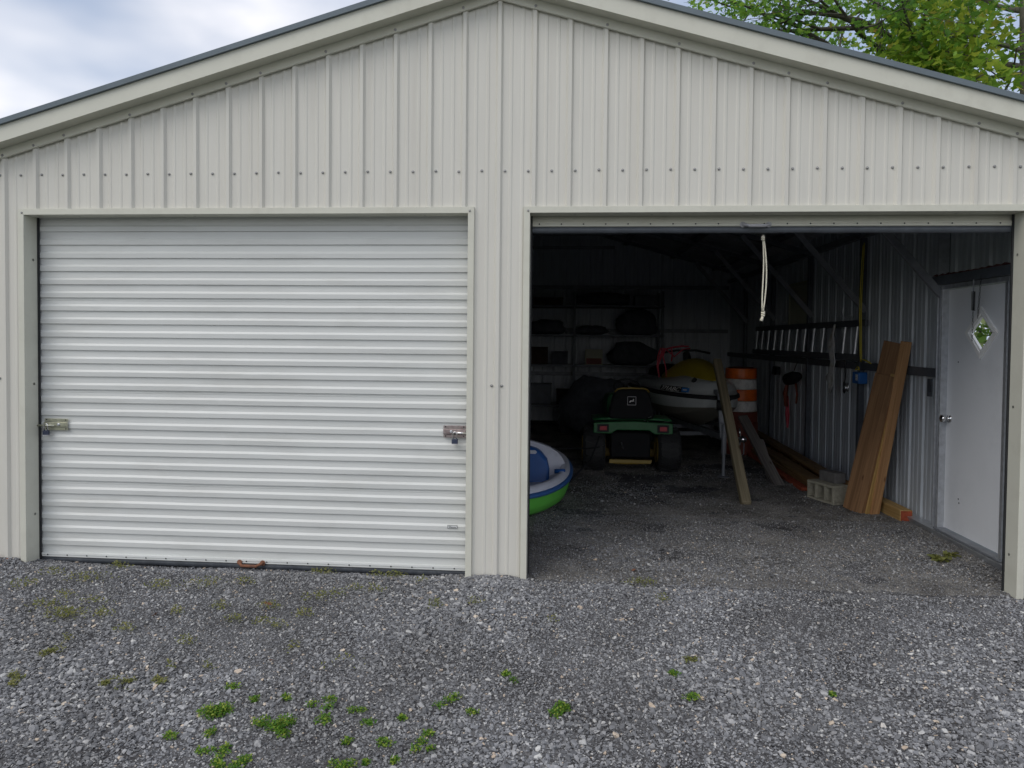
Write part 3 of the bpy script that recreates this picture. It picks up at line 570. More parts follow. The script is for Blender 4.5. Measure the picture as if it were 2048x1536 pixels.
# ------------------------------------------------------------------ lumber and blocks
def plank(name, p0, p1, wdir, wd, th, m, label, cat='board', group=None, bev=.003):
    p0, p1 = Vector(p0), Vector(p1); ax = (p1-p0).normalized(); wv = Vector(wdir); wv = (wv-ax*wv.dot(ax)).normalized(); tv = ax.cross(wv).normalized()
    # local frame: z along plank so the wood grain runs with it
    Lh = (p1-p0).length; k = 7; vs = []
    mb = MB()
    rows = []
    for i in range(k+1):
        z = Lh*i/k; bx = .004*nz(i*.4, p0.x*3), 0
        rows.append([(-wd/2+bx[0], -th/2, z), (wd/2+bx[0], -th/2, z), (wd/2+bx[0], th/2, z), (-wd/2+bx[0], th/2, z)])
    vs = [p for r in rows for p in r]; fs = [(0, 3, 2, 1), (4*k, 4*k+1, 4*k+2, 4*k+3)]
    for i in range(k):
        for j in range(4): fs.append((4*i+j, 4*i+(j+1) % 4, 4*i+4+(j+1) % 4, 4*i+4+j))
    mb.add(vs, fs); o = mb.build(name, m, bevel=bev)
    mt = Matrix((wv, tv, ax)).transposed().to_4x4(); mt.translation = p0; o.matrix_world = mt
    return tag(o, label, cat, group)
PLANKS = [
 ('wide_board', (3.215, 2.245, .0), (3.475, 2.075, 1.60), (.45, -.9, 0), .235, .038, 'board1', 'tallest wide brown board leaning on the wall girt beside the white door'),
 ('short_board', (3.185, 2.215, .0), (3.400, 2.085, 1.30), (.45, -.9, 0), .22, .036, 'board1', 'shorter brown board, cracked near its foot, leaning in front of the tall one'),
 ('pine_board', (3.262, 2.150, .0), (3.452, 2.02, 1.31), (.95, .25, 0), .036, .085, 'board3', 'narrow yellow pine board on edge between the brown and the orange boards'),
 ('pine_board', (3.335, 2.125, .0), (3.505, 1.945, 1.61), (.95, .25, 0), .088, .038, 'board2', 'orange pine board nearest the white door in the leaning stack'),
]
for a in PLANKS: plank(*a)
plank('fence_post', (2.225, 2.33, .0), (2.275, 3.98, 1.36), (1, 0, 0), .098, .095, 'post', 'long rough round-edged wooden post leaning back against the jet ski trailer', 'post', bev=.02)
o = plank('split_board', (2.83, 3.30, .0), (2.66, 4.28, .66), (1, 0, 0), .115, .04, 'greywood', 'broken splintered grey board leaning right of the wooden post', 'board')
plank('split_board', (2.80, 3.42, .0), (2.78, 3.95, .42), (1, 0, 0), .09, .035, 'greywood', 'short splintered grey offcut resting behind the broken grey board', 'board')
def beam(name, a, b, w_, h_, m, label, red=False):
    a, b = Vector(a), Vector(b); d = (b-a).normalized(); s = d.cross(Vector((0, 0, 1))).normalized(); mb = MB(); mb.bar(a+Vector((0, 0, h_/2)), b+Vector((0, 0, h_/2)), s*w_, Vector((0, 0, h_))); o = mb.build(name, m, org=tuple(a), bevel=.006); tag(o, label, 'beam')
    if red: q = MB(); q.bar(a+Vector((0, 0, h_/2))-d*.0015, a+Vector((0, 0, h_/2))+d*.004, s*(w_-.014), Vector((0, 0, h_-.014))); q.build('painted_end', 'endred', o)
    return o
beam('timber_beam', (3.50, 1.86, .0), (3.40, 5.6, .0), .11, .105, 'beam', 'yellow treated beam on the floor with a red end by the wall', True)
beam('timber_beam', (3.30, 2.28, .106), (3.46, 6.0, .106), .10, .05, 'endred', 'reddish plank lying on top of the yellow treated beam')
beam('timber_beam', (3.25, 2.65, .158), (3.43, 6.6, .16), .13, .045, 'dimbeam', 'top board of the low lumber pile along the right wall')
beam('timber_beam', (3.22, 2.75, .002), (3.22, 6.7, .002), .10, .10, 'dimbeam', 'dull square timber at the bottom of the lumber pile')
beam('timber_beam', (3.12, 2.98, .104), (3.24, 6.8, .104), .14, .04, 'dimbeam', 'flat board in the middle of the lumber pile behind the concrete block')
beam('timber_beam', (3.02, 3.05, .002), (3.06, 6.4, .002), .09, .04, 'endred', 'thin reddish board along the outer edge of the lumber pile')
beam('timber_beam', (3.10, 2.95, .045), (3.10, 6.6, .045), .07, .055, 'dimbeam', 'narrow brown stick beside the reddish board of the pile')
# hollow concrete block lying on its side, cores facing left
t = thing('concrete_block', (3.10, 2.60, 0), 'tan hollow concrete block on the floor with three open cores', 'block')
rotb = Matrix.Translation((3.095, 2.62, 0)) @ Matrix.Rotation(R(24), 4, 'Z')
mb = MB(); LB, WB, HB = .36, .19, .19
def lb(lo, hi): # block local: length along y, cores open to -x
    q = MB(); q.box(lo, hi); mb.add([rotb @ Vector(v) for v in q.v], q.f)
lb((-WB/2, -LB/2, .0), (WB/2, LB/2, .028)); lb((-WB/2, -LB/2, HB-.026), (WB/2, LB/2, HB))
for a, b in ((-LB/2, -LB/2+.03), (-.075, -.045), (.045, .075), (LB/2-.03, LB/2)): lb((-WB/2+.001, a, .0281), (WB/2-.001, b, HB-.0261))
lb((WB/2-.02, -LB/2+.001, .0282), (WB/2-.002, LB/2-.001, HB-.0262))
for i, v in enumerate(mb.v): mb.v[i] = (v[0]+.003*nz(*v, 30), v[1]+.003*nz(v[1], v[0], v[2], 30), v[2])
mb.build('block_shell', 'concrete', t, bevel=.005)
mb = MB(); r2 = Matrix.Translation((3.15, 2.68, HB)) @ Matrix.Rotation(R(20), 4, 'Z'); q = MB(); q.box((-.065, -.13, 0), (.065, .10, .105)); mb.add([r2 @ Vector(v) for v in q.v], q.f)
tag(mb.build('paver_stone', 'darkblock', org=(3.15, 2.68, HB), bevel=.008), 'dark grey solid brick sitting on top of the tan concrete block', 'brick')

# ------------------------------------------------------------------ traffic drum
t = thing('traffic_drum', (2.96, 5.6, 0), 'orange and white striped traffic drum between the jet ski and the right wall', 'traffic drum')
def band(z0, z1, r0, r1, m, name):
    q = MB(); q.lathe((2.96, 5.6, 0), [(r0-.006, z0), (r0, z0+.006), (r1, z1-.006), (r1-.006, z1)], 32); q.build(name, m, t, smooth=False)
band(0, .46, .25, .24, 'darkred', 'drum_base'); band(.462, .60, .236, .233, 'darkred', 'lower_band'); band(.605, .755, .225, .222, 'whiteband', 'white_band'); band(.76, .915, .222, .220, 'orange', 'orange_band')
band(.92, 1.065, .220, .218, 'whiteband', 'white_band'); band(1.07, 1.215, .214, .212, 'orange', 'orange_band'); band(1.216, 1.23, .18, .17, 'darkred', 'drum_lid')

# ------------------------------------------------------------------ jet ski and trailer
P0 = Vector((1.99, 6.85, 0)); P1 = Vector((2.42, 4.28, 0)); AX = (P1-P0).normalized(); NRM = Vector((-AX.y, AX.x, 0)); NV = -NRM if NRM.y > 0 else NRM; LEN = (P1-P0).length
js = thing('jet_ski', tuple((P0+P1)/2+Vector((0, 0, .5))), 'white and yellow jet ski with black bumper strip parked on a trailer', 'jet ski')
def S(s, n, z): return tuple(P0+AX*(LEN*s)+NV*n+Vector((0, 0, z)))
def wid(s): return .53*(1-max(0, (s-.45)/.55)**2.3)**.62*(1 if s > .1 else .93+.7*s)+.012
st_ = list(np.linspace(0, .995, 22))
def strip(name, m, rows, smooth=True):
    """rows(s) -> list of (n, z) on one side; mirrored and closed"""
    mb = MB(); R_ = []
    for s in st_:
        a = rows(s); R_.append([S(s, -n, z) for n, z in reversed(a)]+[S(s, n, z) for n, z in a])
    mb.grid(R_); mb.add([R_[0][i] for i in range(len(R_[0]))], [tuple(range(len(R_[0])))]); return mb.build(name, m, js, smooth=smooth)
def bow(s): return max(0, (s-.6)/.4)**2
strip('hull_bottom', 'skigrey', lambda s: [(0, .44+.30*bow(s)), (wid(s)*.78, .60+.18*bow(s)), (wid(s)*.95, .71+.06*bow(s))], False)
strip('hull_side', 'skiwhite', lambda s: [(0, .46+.3*bow(s)), (wid(s)*.94, .712+.06*bow(s)), (wid(s)*.98, .80), (wid(s)*.985, .868)], False)
strip('bumper', 'black', lambda s: [(0, .86), (wid(s), .86), (wid(s)+.022, .87), (wid(s)+.022, .90), (wid(s), .915), (0, .915)], False)
strip('deck', 'skiwhite', lambda s: [(wid(s)*.97, .914), (wid(s)*.90, .96+.04*min(1, s*3)), (wid(s)*.66, 1.02+.07*max(0, 1-abs(s-.75)/.45)), (wid(s)*.50, 1.05+.08*max(0, 1-abs(s-.72)/.4)), (0, 1.06+.08*max(0, 1-abs(s-.72)/.4))])
mb = MB(); R_ = []
for s in np.linspace(.42, .94, 14):
    u = (s-.42)/.52; top_ = 1.10+.26*math.sin(min(1, u*1.9+.25)*math.pi/2)*(1-max(0, (u-.35)/.65)**2.0*.93); wq = wid(s)*.60*(1-.3*u)
    R_.append([S(s, wq*math.cos(a), 1.03+(top_-1.03)*math.sin(a)**.7) for a in np.linspace(0, math.pi, 13)])
mb.grid(R_); mb.add(R_[0], [tuple(range(13))]); mb.add(R_[-1], [tuple(range(13))]); mb.build('hood', 'skiyellow', js, smooth=True)
mb = MB(); R_ = []
for s in np.linspace(.02, .46, 10):
    u = (s-.02)/.44; R_.append([S(s, .22*math.cos(a), 1.0+(.21+.03*math.sin(u*6))*math.sin(a)**.5) for a in np.linspace(0, math.pi, 9)])
mb.grid(R_); mb.add(R_[0], [tuple(range(9))]); mb.build('saddle', 'seatblack', js, smooth=True)
mb = MB(); mb.tube([S(.50, 0, 1.28), S(.47, 0, 1.42)], [.06, .05], 10); mb.tube([S(.46, -.36, 1.42), S(.48, -.15, 1.46), S(.48, .15, 1.46), S(.46, .36, 1.42)], .016, 8); mb.build('handlebar', 'black', js, smooth=True)
for sg in (1,): # mirror/vent hole near bow
    mb = MB(); c = Vector(S(.855, wid(.855)*.62, 1.075)); mb.tube([c, c+NV*.03+Vector((0, 0, .02))], .035, 14); mb.build('vent', 'black', js)
# registration plate decal on the deck side
s0, s1 = .62, .86
def onside(s, h): # point on the upper deck flank
    a = Vector(S(s, wid(s)*.97, .914)); b = Vector(S(s, wid(s)*.90, 1.0)); return a+(b-a)*h+NV*.006
mb = MB(); mb.grid([[tuple(onside(s0+(s1-s0)*i/6, h)) for i in range(7)] for h in (.12, .92)]); dc = mb.build('number_panel', 'decalblack', js, thick=.002)
tx = bpy.data.curves.new('t', 'FONT'); tx.body = '271ABC'; tx.size = .095; tx.shear = .35; tx.extrude = .0012; tx.resolution_u = 3
to = bpy.data.objects.new('t', tx); col.objects.link(to); bpy.context.view_layer.update(); tm = bpy.data.meshes.new_from_object(to.evaluated_get(bpy.context.evaluated_depsgraph_get())); bpy.data.objects.remove(to)
bx = [v.co.x for v in tm.vertices]; xm0, xm1 = min(bx), max(bx); ym1 = max(v.co.y for v in tm.vertices)
org = ORG[js.name]
for v in tm.vertices:
    s = s0+.012+(s1-s0-.055)*(v.co.x-xm0)/(xm1-xm0); p = onside(s, .2+.62*v.co.y/ym1)+NV*(.004+v.co.z*2); v.co = p-org
tm.materials.clear(); tm.materials.append(M['decalwhite']); to = bpy.data.objects.new('registration_number', tm); col.objects.link(to); to.parent = js; ORG[to.name] = org; to['label'] = 'white registration number 271ABC'
mb = MB(); mb.grid([[tuple(onside(s1-.035+.05*i/3, h)+NV*.004) for i in range(4)] for h in (.2, .85)]); mb.build('validation_sticker', 'decalblue', js, thick=.002)
q = MB(); q.grid([[tuple(onside(s1-.024+.026*i/2, h)+NV*.0075) for i in range(3)] for h in (.45, .6)]); q.build('sticker_mark', 'decalwhite', js, thick=.001)
# trailer
tr = thing('boat_trailer', (2.2, 4.6, 0), 'galvanised boat trailer with tongue jack carrying the jet ski', 'trailer')
TG = Vector((2.52, 3.70, .43))
mb = MB(); mb.bar(Vector(S(.1, 0, .40)), TG+Vector((-.03, .1, -.02)), NV*.075, (0, 0, .075)); mb.bar(S(.05, .42, .42), S(.75, .40, .42), NV*.06, (0, 0, .06)); mb.bar(S(.05, -.42, .42), S(.75, -.40, .42), NV*.06, (0, 0, .06))
for s in (.1, .45, .75): mb.bar(S(s, -.42, .36), S(s, .42, .36), AX*.05, (0, 0, .05))
mb.build('trailer_frame', 'frame', tr)
mb = MB(); mb.bar((2.375, 4.06, .42), (2.36, 4.15, .93), (.075, 0, 0), (0, .06, 0)); mb.bar((2.36, 4.15, .93), (2.33, 4.28, .97), (.06, 0, 0), (0, 0, .05)); mb.build('winch_post', 'frame', tr, bevel=.003)
mb = MB(); mb.tube([(2.30, 4.06, .82), (2.42, 4.02, .82)], .065, 14); mb.tube([(2.43, 4.03, .82), (2.44, 3.98, .90), (2.50, 3.98, .91)], .012, 6); mb.build('winch', 'black', tr, smooth=False)
mb = MB(); mb.tube([(2.318, 3.74, .0), (2.318, 3.74, .30)], .019, 12); mb.tube([(2.318, 3.74, .28), (2.318, 3.74, .62)], .030, 12); mb.tube([(2.318, 3.74, .60), (2.30, 3.70, .64), (2.26, 3.70, .64)], .009, 6); mb.lathe((2.318, 3.74, 0), [(.075, .0), (.075, .008), (.02, .02)], 14); mb.build('jack', 'frame', tr, smooth=False)
mb = MB(); mb.bar((2.30, 3.76, .43), (2.50, 3.86, .43), (0, .05, 0), (0, 0, .07)); mb.build('jack_bracket', 'rust', tr)
mb = MB(); mb.tube([TG+Vector((-.05, .08, .0)), TG+Vector((.0, .0, .03)), TG+Vector((.02, -.03, .015))], [.03, .04, .034], 12); mb.tube([TG+Vector((-.02, .02, .05)), TG+Vector((-.03, .03, .15))], .009, 6); mb.build('coupler', 'chrome', tr, smooth=True)
mb = MB(); mb.tube([TG+Vector((.02, 0, 0)), TG+Vector((.03, .05, -.15)), TG+Vector((.0, .1, -.2)), TG+Vector((-.05, .12, -.1))], .006, 6); mb.build('safety_chain', 'frame', tr)
for sg in (-1, 1):
    w0 = Vector(S(.32, sg*.62, .26)); mb = MB(); mb.tube([w0-NV*.07, w0+NV*.07], .24, 24); wh = mb.build('trailer_wheel', 'black', tr, bevel=.02); q = MB(); q.tube([w0-NV*.075, w0+NV*.075], .12, 18); q.build('wheel_rim', 'tin', wh)
# pink straps on the handlebar
t = thing('pink_strap', S(.47, .3, 1.45), 'tangled faded pink straps draped over the jet ski handlebar', 'strap')
def strapline(pts, r=.011): q = MB(); q.tube(pts, r, 5); q.build('strap_cord', 'pink', t, smooth=True)
B = Vector(S(.475, .33, 1.47))
hx = Vector((1, 0, 0))
for dx, ln, sw in ((-.02, .40, -.02), (.02, .47, .05), (.0, .30, -.05), (-.05, .34, .0)): strapline([B+Vector((dx, 0, .02)), B+Vector((dx-.04, -.02, -.10)), B+Vector((dx-.05+sw, -.03, -.25)), B+Vector((dx-.03+sw, -.03, -ln))])
strapline([B, B+Vector((.12, .02, .03)), B+Vector((.26, .05, .05)), B+Vector((.36, .1, .045))], .014); strapline([B+Vector((.02, 0, .01)), B+Vector((.14, -.03, -.10)), B+Vector((.26, .02, .0)), B+Vector((.38, .08, .02))])
strapline([B+Vector((.1, 0, .03)), B+Vector((.11, -.03, -.08)), B+Vector((.10, -.03, -.17))])

# ------------------------------------------------------------------ garden tractor (rear view)
tt = thing('garden_tractor', (1.27, 4.5, 0), 'green and yellow garden tractor seen from behind, black seat with yellow piping', 'garden tractor')
fy = 3.86; F = [(.80, .475), (.80, .60), (1.03, .612), (1.27, .622), (1.50, .612), (1.745, .60), (1.745, .475), (1.53, .470), (1.47, .515), (1.08, .515), (1.01, .470)]
mb = MB(); mb.prism([(x, fy, z) for x, z in F], (0, .10, 0)); mb.build('rear_fender', 'green', tt, bevel=.01)
mb = MB(); R_ = []
for y in np.linspace(3.96, 4.75, 8): R_.append([(x, y, .615+.03*math.cos((x-1.27)*2.6)-.10*max(0, (y-4.5))*2) for x in np.linspace(.80, 1.745, 9)])
mb.grid(R_); mb.build('fender_deck', 'green', tt, smooth=True, thick=.02)
for x0, x1 in ((.845, .985), (1.56, 1.70)):
    mb = MB(); mb.box((x0, fy-.006, .49), (x1, fy+.002, .585)); lm = mb.build('lamp_housing', 'black', tt, bevel=.004); q = MB(); q.box((x0+.03, fy-.014, .512), (x1-.025, fy-.0065, .563)); q.build('tail_lamp', 'red', lm, bevel=.003)
SB = [(1.0, .64), (.985, .70), (1.03, .90), (1.065, .975), (1.13, 1.003), (1.40, 1.003), (1.455, .975), (1.49, .90), (1.535, .70), (1.52, .64)]
mb = MB(); mb.prism([(x, 3.90+(1.0-z)*-.12+.08, z) for x, z in SB], (0, .10, .0)); mb.build('seat_back', 'seatblack', tt, bevel=.025)
mb = MB(); mb.tube([(1.06, 4.00, .965), (1.09, 3.985, .998), (1.14, 3.98, 1.012), (1.27, 3.978, 1.016), (1.40, 3.98, 1.012), (1.45, 3.985, .998), (1.475, 4.0, .965)], .0105, 8); mb.build('seat_piping', 'yellow', tt, smooth=True)
mb = MB(); mb.box((1.02, 4.05, .64), (1.50, 4.5, .74)); mb.build('seat_cushion', 'seatblack', tt, bevel=.03)
# emblem: rounded square outline with a leaping deer
ec = Vector((1.262, 3.955, .862)); mb = MB(); hs_ = .05
for a, b in (((-hs_, -hs_), (hs_, -hs_)), ((hs_, -hs_), (hs_, hs_)), ((hs_, hs_), (-hs_, hs_)), ((-hs_, hs_), (-hs_, -hs_))): mb.bar(ec+Vector((a[0], .003-.12*0, a[1])), ec+Vector((b[0], .003, b[1])), (0, .004, 0), Vector((.005, 0, .005)))
em = mb.build('seat_emblem', 'tin', tt)
dp = [(-.030, -.012), (-.018, .004), (-.004, .006), (.010, .004), (.016, .014), (.012, .024), (.018, .020), (.024, .026), (.023, .016), (.031, .012), (.022, .008), (.020, -.001), (.034, -.006), (.016, -.006), (.004, -.008), (-.008, -.008), (-.018, -.022), (-.020, -.012), (-.028, -.022)]
q = MB(); q.prism([tuple(ec+Vector((a, -.001, b))) for a, b in dp], (0, -.003, 0)); q.build('leaping_deer', 'decalwhite', em)
for x, s in ((.81, -1), (1.71, 1)):
    mb = MB(); mb.lathe((x, 4.04, .265), [(.15, -.13), (.235, -.135), (.262, -.10), (.268, 0), (.262, .10), (.235, .135), (.15, .13)], 28, 'x'); wh = mb.build('rear_wheel', 'black', tt, smooth=False, label='fat rear tyre')
    q = MB(); q.lathe((x, 4.04, .265), [(.155, -.131), (.16, -.142), (.12, -.12), (.05, -.10), (.05, .10), (.12, .12), (.16, .142), (.155, .131)], 22, 'x'); q.build('wheel_rim', 'yellow', wh)
    tq = MB()
    for k in range(18):
        a = 2*math.pi*k/18
        for sd_ in (-1, 1):
            c = Vector((x+sd_*.055, 4.04+.268*math.cos(a+.1*sd_), .265+.268*math.sin(a+.1*sd_))); rad = Vector((0, math.cos(a), math.sin(a))); tn = Vector((0, -math.sin(a), math.cos(a)))
            tq.bar(c-Vector((.06, 0, 0))+tn*.02*sd_, c+Vector((.06, 0, 0))-tn*.02*sd_, tn*.018, rad*.02)
    tq.build('tyre_tread', 'black', wh)
mb = MB(); mb.box((1.02, 4.0, .16), (1.50, 4.3, .47)); mb.box((1.12, 4.3, .2), (1.42, 5.4, .45)); mb.build('transaxle', 'seatblack', tt, bevel=.02)
mb = MB(); mb.prism([(1.0, 3.95, .10), (1.18, 3.93, .09), (1.50, 3.95, .10), (1.52, 3.95, .14), (1.0, 3.95, .145)], (0, .05, 0)); mb.build('drawbar', 'yellow', tt, bevel=.005)
mb = MB(); mb.box((.80, 4.5, .09), (1.74, 5.2, .20)); mb.build('mower_deck', 'yellow', tt, bevel=.03)
mb = MB(); mb.prism([(1.02, 4.9, .45), (1.02, 4.9, .80), (1.06, 4.9, .88), (1.48, 4.9, .88), (1.52, 4.9, .80), (1.52, 4.9, .45)], (0, .95, -.06)); mb.build('hood', 'green', tt, bevel=.03)
mb = MB(); mb.tube([(1.27+.17*math.cos(a), 4.78+.10*math.sin(a), .98+.09*math.sin(a)) for a in np.linspace(0, 6.283, 20)], .013, 8, False); mb.tube([(1.27, 4.9, .85), (1.27, 4.78, .98)], .02, 8); mb.build('steering_wheel', 'black', tt, smooth=True)
for x in (.92, 1.62):
    mb = MB(); mb.lathe((x, 5.65, .19), [(.10, -.07), (.17, -.075), (.19, 0), (.17, .075), (.10, .07)], 20, 'x'); wh = mb.build('front_wheel', 'black', tt); q = MB(); q.lathe((x, 5.65, .19), [(.10, -.078), (.03, -.05), (.03, .05), (.10, .078)], 16, 'x'); q.build('wheel_rim', 'yellow', wh)
mb = MB(); mb.tube([(1.44, 3.97, .60), (1.46, 3.93, .66), (1.50, 3.92, .68)], .012, 6); mb.tube([(1.14, 3.92, .36), (1.155, 3.92, .28)], .006, 6); mb.build('lever', 'chrome', tt)

# ------------------------------------------------------------------ pedal boat
bt = thing('pedal_boat', (-.35, 2.5, 0), 'pedal boat with green hull, white deck and blue seat behind the centre post', 'pedal boat')
BX, BY, HW, HL = -.36, 2.55, .885, 1.30
def ell(a, k, z, ex=2.25):
    c, s = math.cos(a), math.sin(a); f = (abs(c)**ex+abs(s)**ex)**(-1/ex); return (BX+HW*k*f*c, BY+HL*k*f*s, z+.045*max(0, s+.75)*min(1, z*5))
AN = np.linspace(0, 2*math.pi, 57)
def loop(k, z, n_=1): return [ell(a, k if isinstance(k, float) else k, z) for a in AN]
mb = MB(); mb.grid([loop(.62, .0), loop(.86, .012), loop(.94, .06), loop(.975, .13), loop(.99, .215)]); mb.add(loop(.62, .0)[:-1], [tuple(range(56))]); mb.build('hull', 'boatgreen', bt, smooth=True)
mb = MB(); mb.grid([loop(.985, .213), loop(1.015, .216), loop(1.02, .235), loop(1.01, .25), loop(.975, .252)]); mb.build('rubbing_strip', 'boatblue', bt, smooth=True)
mb = MB(); mb.grid([loop(.985, .2525), loop(.975, .285), loop(.94, .305), loop(.90, .298), loop(.86, .25), loop(.82, .20), loop(.70, .17), loop(.05, .16)]); mb.build('deck', 'boatwhite', bt, smooth=True)
def seat(cx):
    mb = MB(); R_ = []
    prof = [(-.30, .16), (-.305, .30), (-.28, .40), (-.20, .49), (-.08, .525), (.08, .525), (.20, .49), (.28, .40), (.305, .30), (.30, .16)]
    mb.prism([(cx+x, 2.28+(z-.16)*.30, z) for x, z in prof], (0, .13, 0)); o = mb.build('seat', 'seatblue', bt, bevel=.03)
    q = MB(); q.prism([(cx+x, 2.275+(z-.16)*.30, z) for x, z in [(-.10, .452), (-.11, .468), (-.09, .488), (.16, .488), (.18, .47), (.165, .452)]], (0, .02, 0)); q.build('hand_slot', 'boatwhite', o, bevel=.005)
    return o
seat(.0); seat(-.70)
mb = MB(); R_ = []
for t_ in np.linspace(0, 1, 9):
    yy = 2.52+.75*t_; hgt = (.605-.22*t_**1.8)
    R_.append([(-.36+.83*math.cos(a)*(1-.08*t_), yy, .20+(hgt-.20)*math.sin(a)**.6) for a in np.linspace(0, math.pi, 21)])
mb.grid(R_); mb.add(R_[0], [tuple(range(21))]); mb.build('cowl', 'boatwhite', bt, smooth=True)
mb = MB(); mb.tube([(.36, 2.20, .315), (.46, 2.18, .32)], .022, 8); mb.build('paddle_lever', 'seatblue', bt, smooth=True)
mb = MB(); mb.prism([(.325, 2.6, .42), (.365, 2.6, .425), (.425, 2.6, .35), (.40, 2.6, .335)], (0, -.03, 0)); mb.build('cup_recess', 'black', bt)
mb = MB(); mb.tube([(.30, 3.55, .33), (.72, 3.5, .34), (.86, 3.5, .36)], .008, 6); mb.tube([(.5, 3.1, .02), (.75, 3.3, .25), (.85, 3.4, .5)], .01, 6); tag(mb.build('cart_handle', 'seatblack', org=(.6, 3.4, 0)), 'thin metal handle bars sticking out between the pedal boat and the tractor', 'handle bars')

# ------------------------------------------------------------------ shelves at the back
sh = thing('storage_rack', (1.4, 8.6, 0), 'tall dark steel storage rack against the back wall', 'storage rack')
for x in (-.30, .62, 2.22):
    for y in (8.32, 8.9): mb = MB(); mb.box((x-.02, y-.02, 0), (x+.02, y+.02, 2.5)); mb.build('rack_post', 'framedark', sh)
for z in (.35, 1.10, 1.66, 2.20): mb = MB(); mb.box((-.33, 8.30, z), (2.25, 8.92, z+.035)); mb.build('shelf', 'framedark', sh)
def lump(name, c, r, m, label, cat, seed=0, flat=.8):
    mb = MB(); rows = []
    for i in range(11):
        ph = math.pi*i/10; rows.append([])
        for j in range(21):
            a = 2*math.pi*j/20 if j < 20 else 0; d = Vector((math.sin(ph)*math.cos(a), math.sin(ph)*math.sin(a), math.cos(ph)))
            k = 1+.28*noise.noise(d*1.7+Vector((seed, 0, 0)))+.08*noise.noise(d*5+Vector((seed, 3, 0)))
            p = Vector((d.x*r[0]*k, d.y*r[1]*k, d.z*r[2]*k)); p.z = max(p.z, -r[2]*.75); rows[-1].append((c[0]+p.x, c[1]+p.y, c[2]+r[2]*.75+p.z))
    mb.grid(rows); return tag(mb.build(name, m, org=c, smooth=True), label, cat)
mb = MB(); mb.tube([(.66, 8.5, 2.36), (.9, 8.5, 2.37), (1.3, 8.5, 2.36), (1.62, 8.5, 2.345)], [.07, .115, .12, .10], 14); tag(mb.build('rolled_bag', 'darkcloth', org=(1.2, 8.5, 2.24), smooth=True), 'long rolled dark bag on the top shelf of the rack', 'bag')
lump('duffel_bag', (1.75, 8.55, 1.697), (.42, .25, .27), 'darkcloth', 'bulky black duffel bag on the second shelf of the rack', 'bag', 3)
lump('folded_tarp', (.95, 8.55, 1.697), (.30, .22, .10), 'darkcloth', 'flat folded dark tarp left of the duffel bag on the rack', 'tarp', 5)
lump('cushion_pile', (.1, 8.55, 1.697), (.36, .24, .16), 'darkcloth', 'heap of dark cushions at the left end of the rack', 'cushions', 6)
lump('storage_sack', (1.70, 8.55, 1.137), (.45, .25, .25), 'darkcloth', 'black sack on the middle shelf right of the printed box', 'sack', 8)
t = thing('printed_box', (.96, 8.45, 1.137), 'pale printed cardboard box on the middle shelf of the rack', 'box')
mb = MB(); mb.box((.82, 8.32, 1.137), (1.14, 8.6, 1.42)); mb.build('carton', 'card', t, bevel=.004)
mb = MB(); mb.box((.84, 8.317, 1.15), (1.12, 8.3195, 1.26)); mb.build('red_print', 'darkred', t)
for x, y, z, a, b, c, m_, lb_, ct in [(.66, 8.45, 2.237, .0, .0, .0, 0, 0, 0), (-.22, 8.4, 1.137, .34, .3, .30, 'browncloth', 'dim brown carton at the left end of the middle shelf', 'box'), (.20, 8.42, 1.137, .30, .3, .22, 'darkcloth', 'dark cloth bin left of the rack post on the middle shelf', 'bin'),
  (-.20, 8.4, .387, .40, .35, .36, 'framedark', 'dark metal crate on the lowest shelf, far left', 'crate'), (.30, 8.4, .387, .26, .3, .26, 'browncloth', 'dull brown box on the lowest shelf', 'box'), (-.15, 8.4, 2.237, .55, .3, .12, 'browncloth', 'flat brown carton at the left end of the top shelf', 'box'), (1.72, 8.4, 2.237, .36, .3, .17, 'framedark', 'dark grey tool case right of the rolled bag on the top shelf', 'case')]:
    if not ct: continue
    t = thing(dict(box='carton', bin='storage_bin', crate='metal_crate', case='tool_case')[ct], (x+a/2, y+b/2, z), lb_, ct)
    mb = MB(); mb.box((x, y, z), (x+a, y+b, z+c)); mb.build('box_body', m_, t, bevel=.008)
    mb = MB(); mb.box((x-.008, y-.008, z+c+.0005), (x+a+.008, y+b+.008, z+c+.02)); mb.build('lid', m_, t, bevel=.004)
t = thing('covered_mower', (.75, 6.9, 0), 'low bulky machine under a black cover in front of the rack', 'covered machine')
for nm, c, r, sd_ in (('cover', (1.0, 7.0, 0), (.66, .45, .55), 12),):
    o = lump(nm, c, r, 'darkcloth', 'x', 'x', sd_); del o['label']; del o['category']; o.parent = t; o.location = Vector(c)-Vector((.75, 6.9, 0))
0 and lump('hanging_cloth', (2.65, 8.3, 1.3), (.34, .12, .75), 'browncloth', 'dark brown hanging sheet above the jet ski\'s bow', 'cloth', 17)

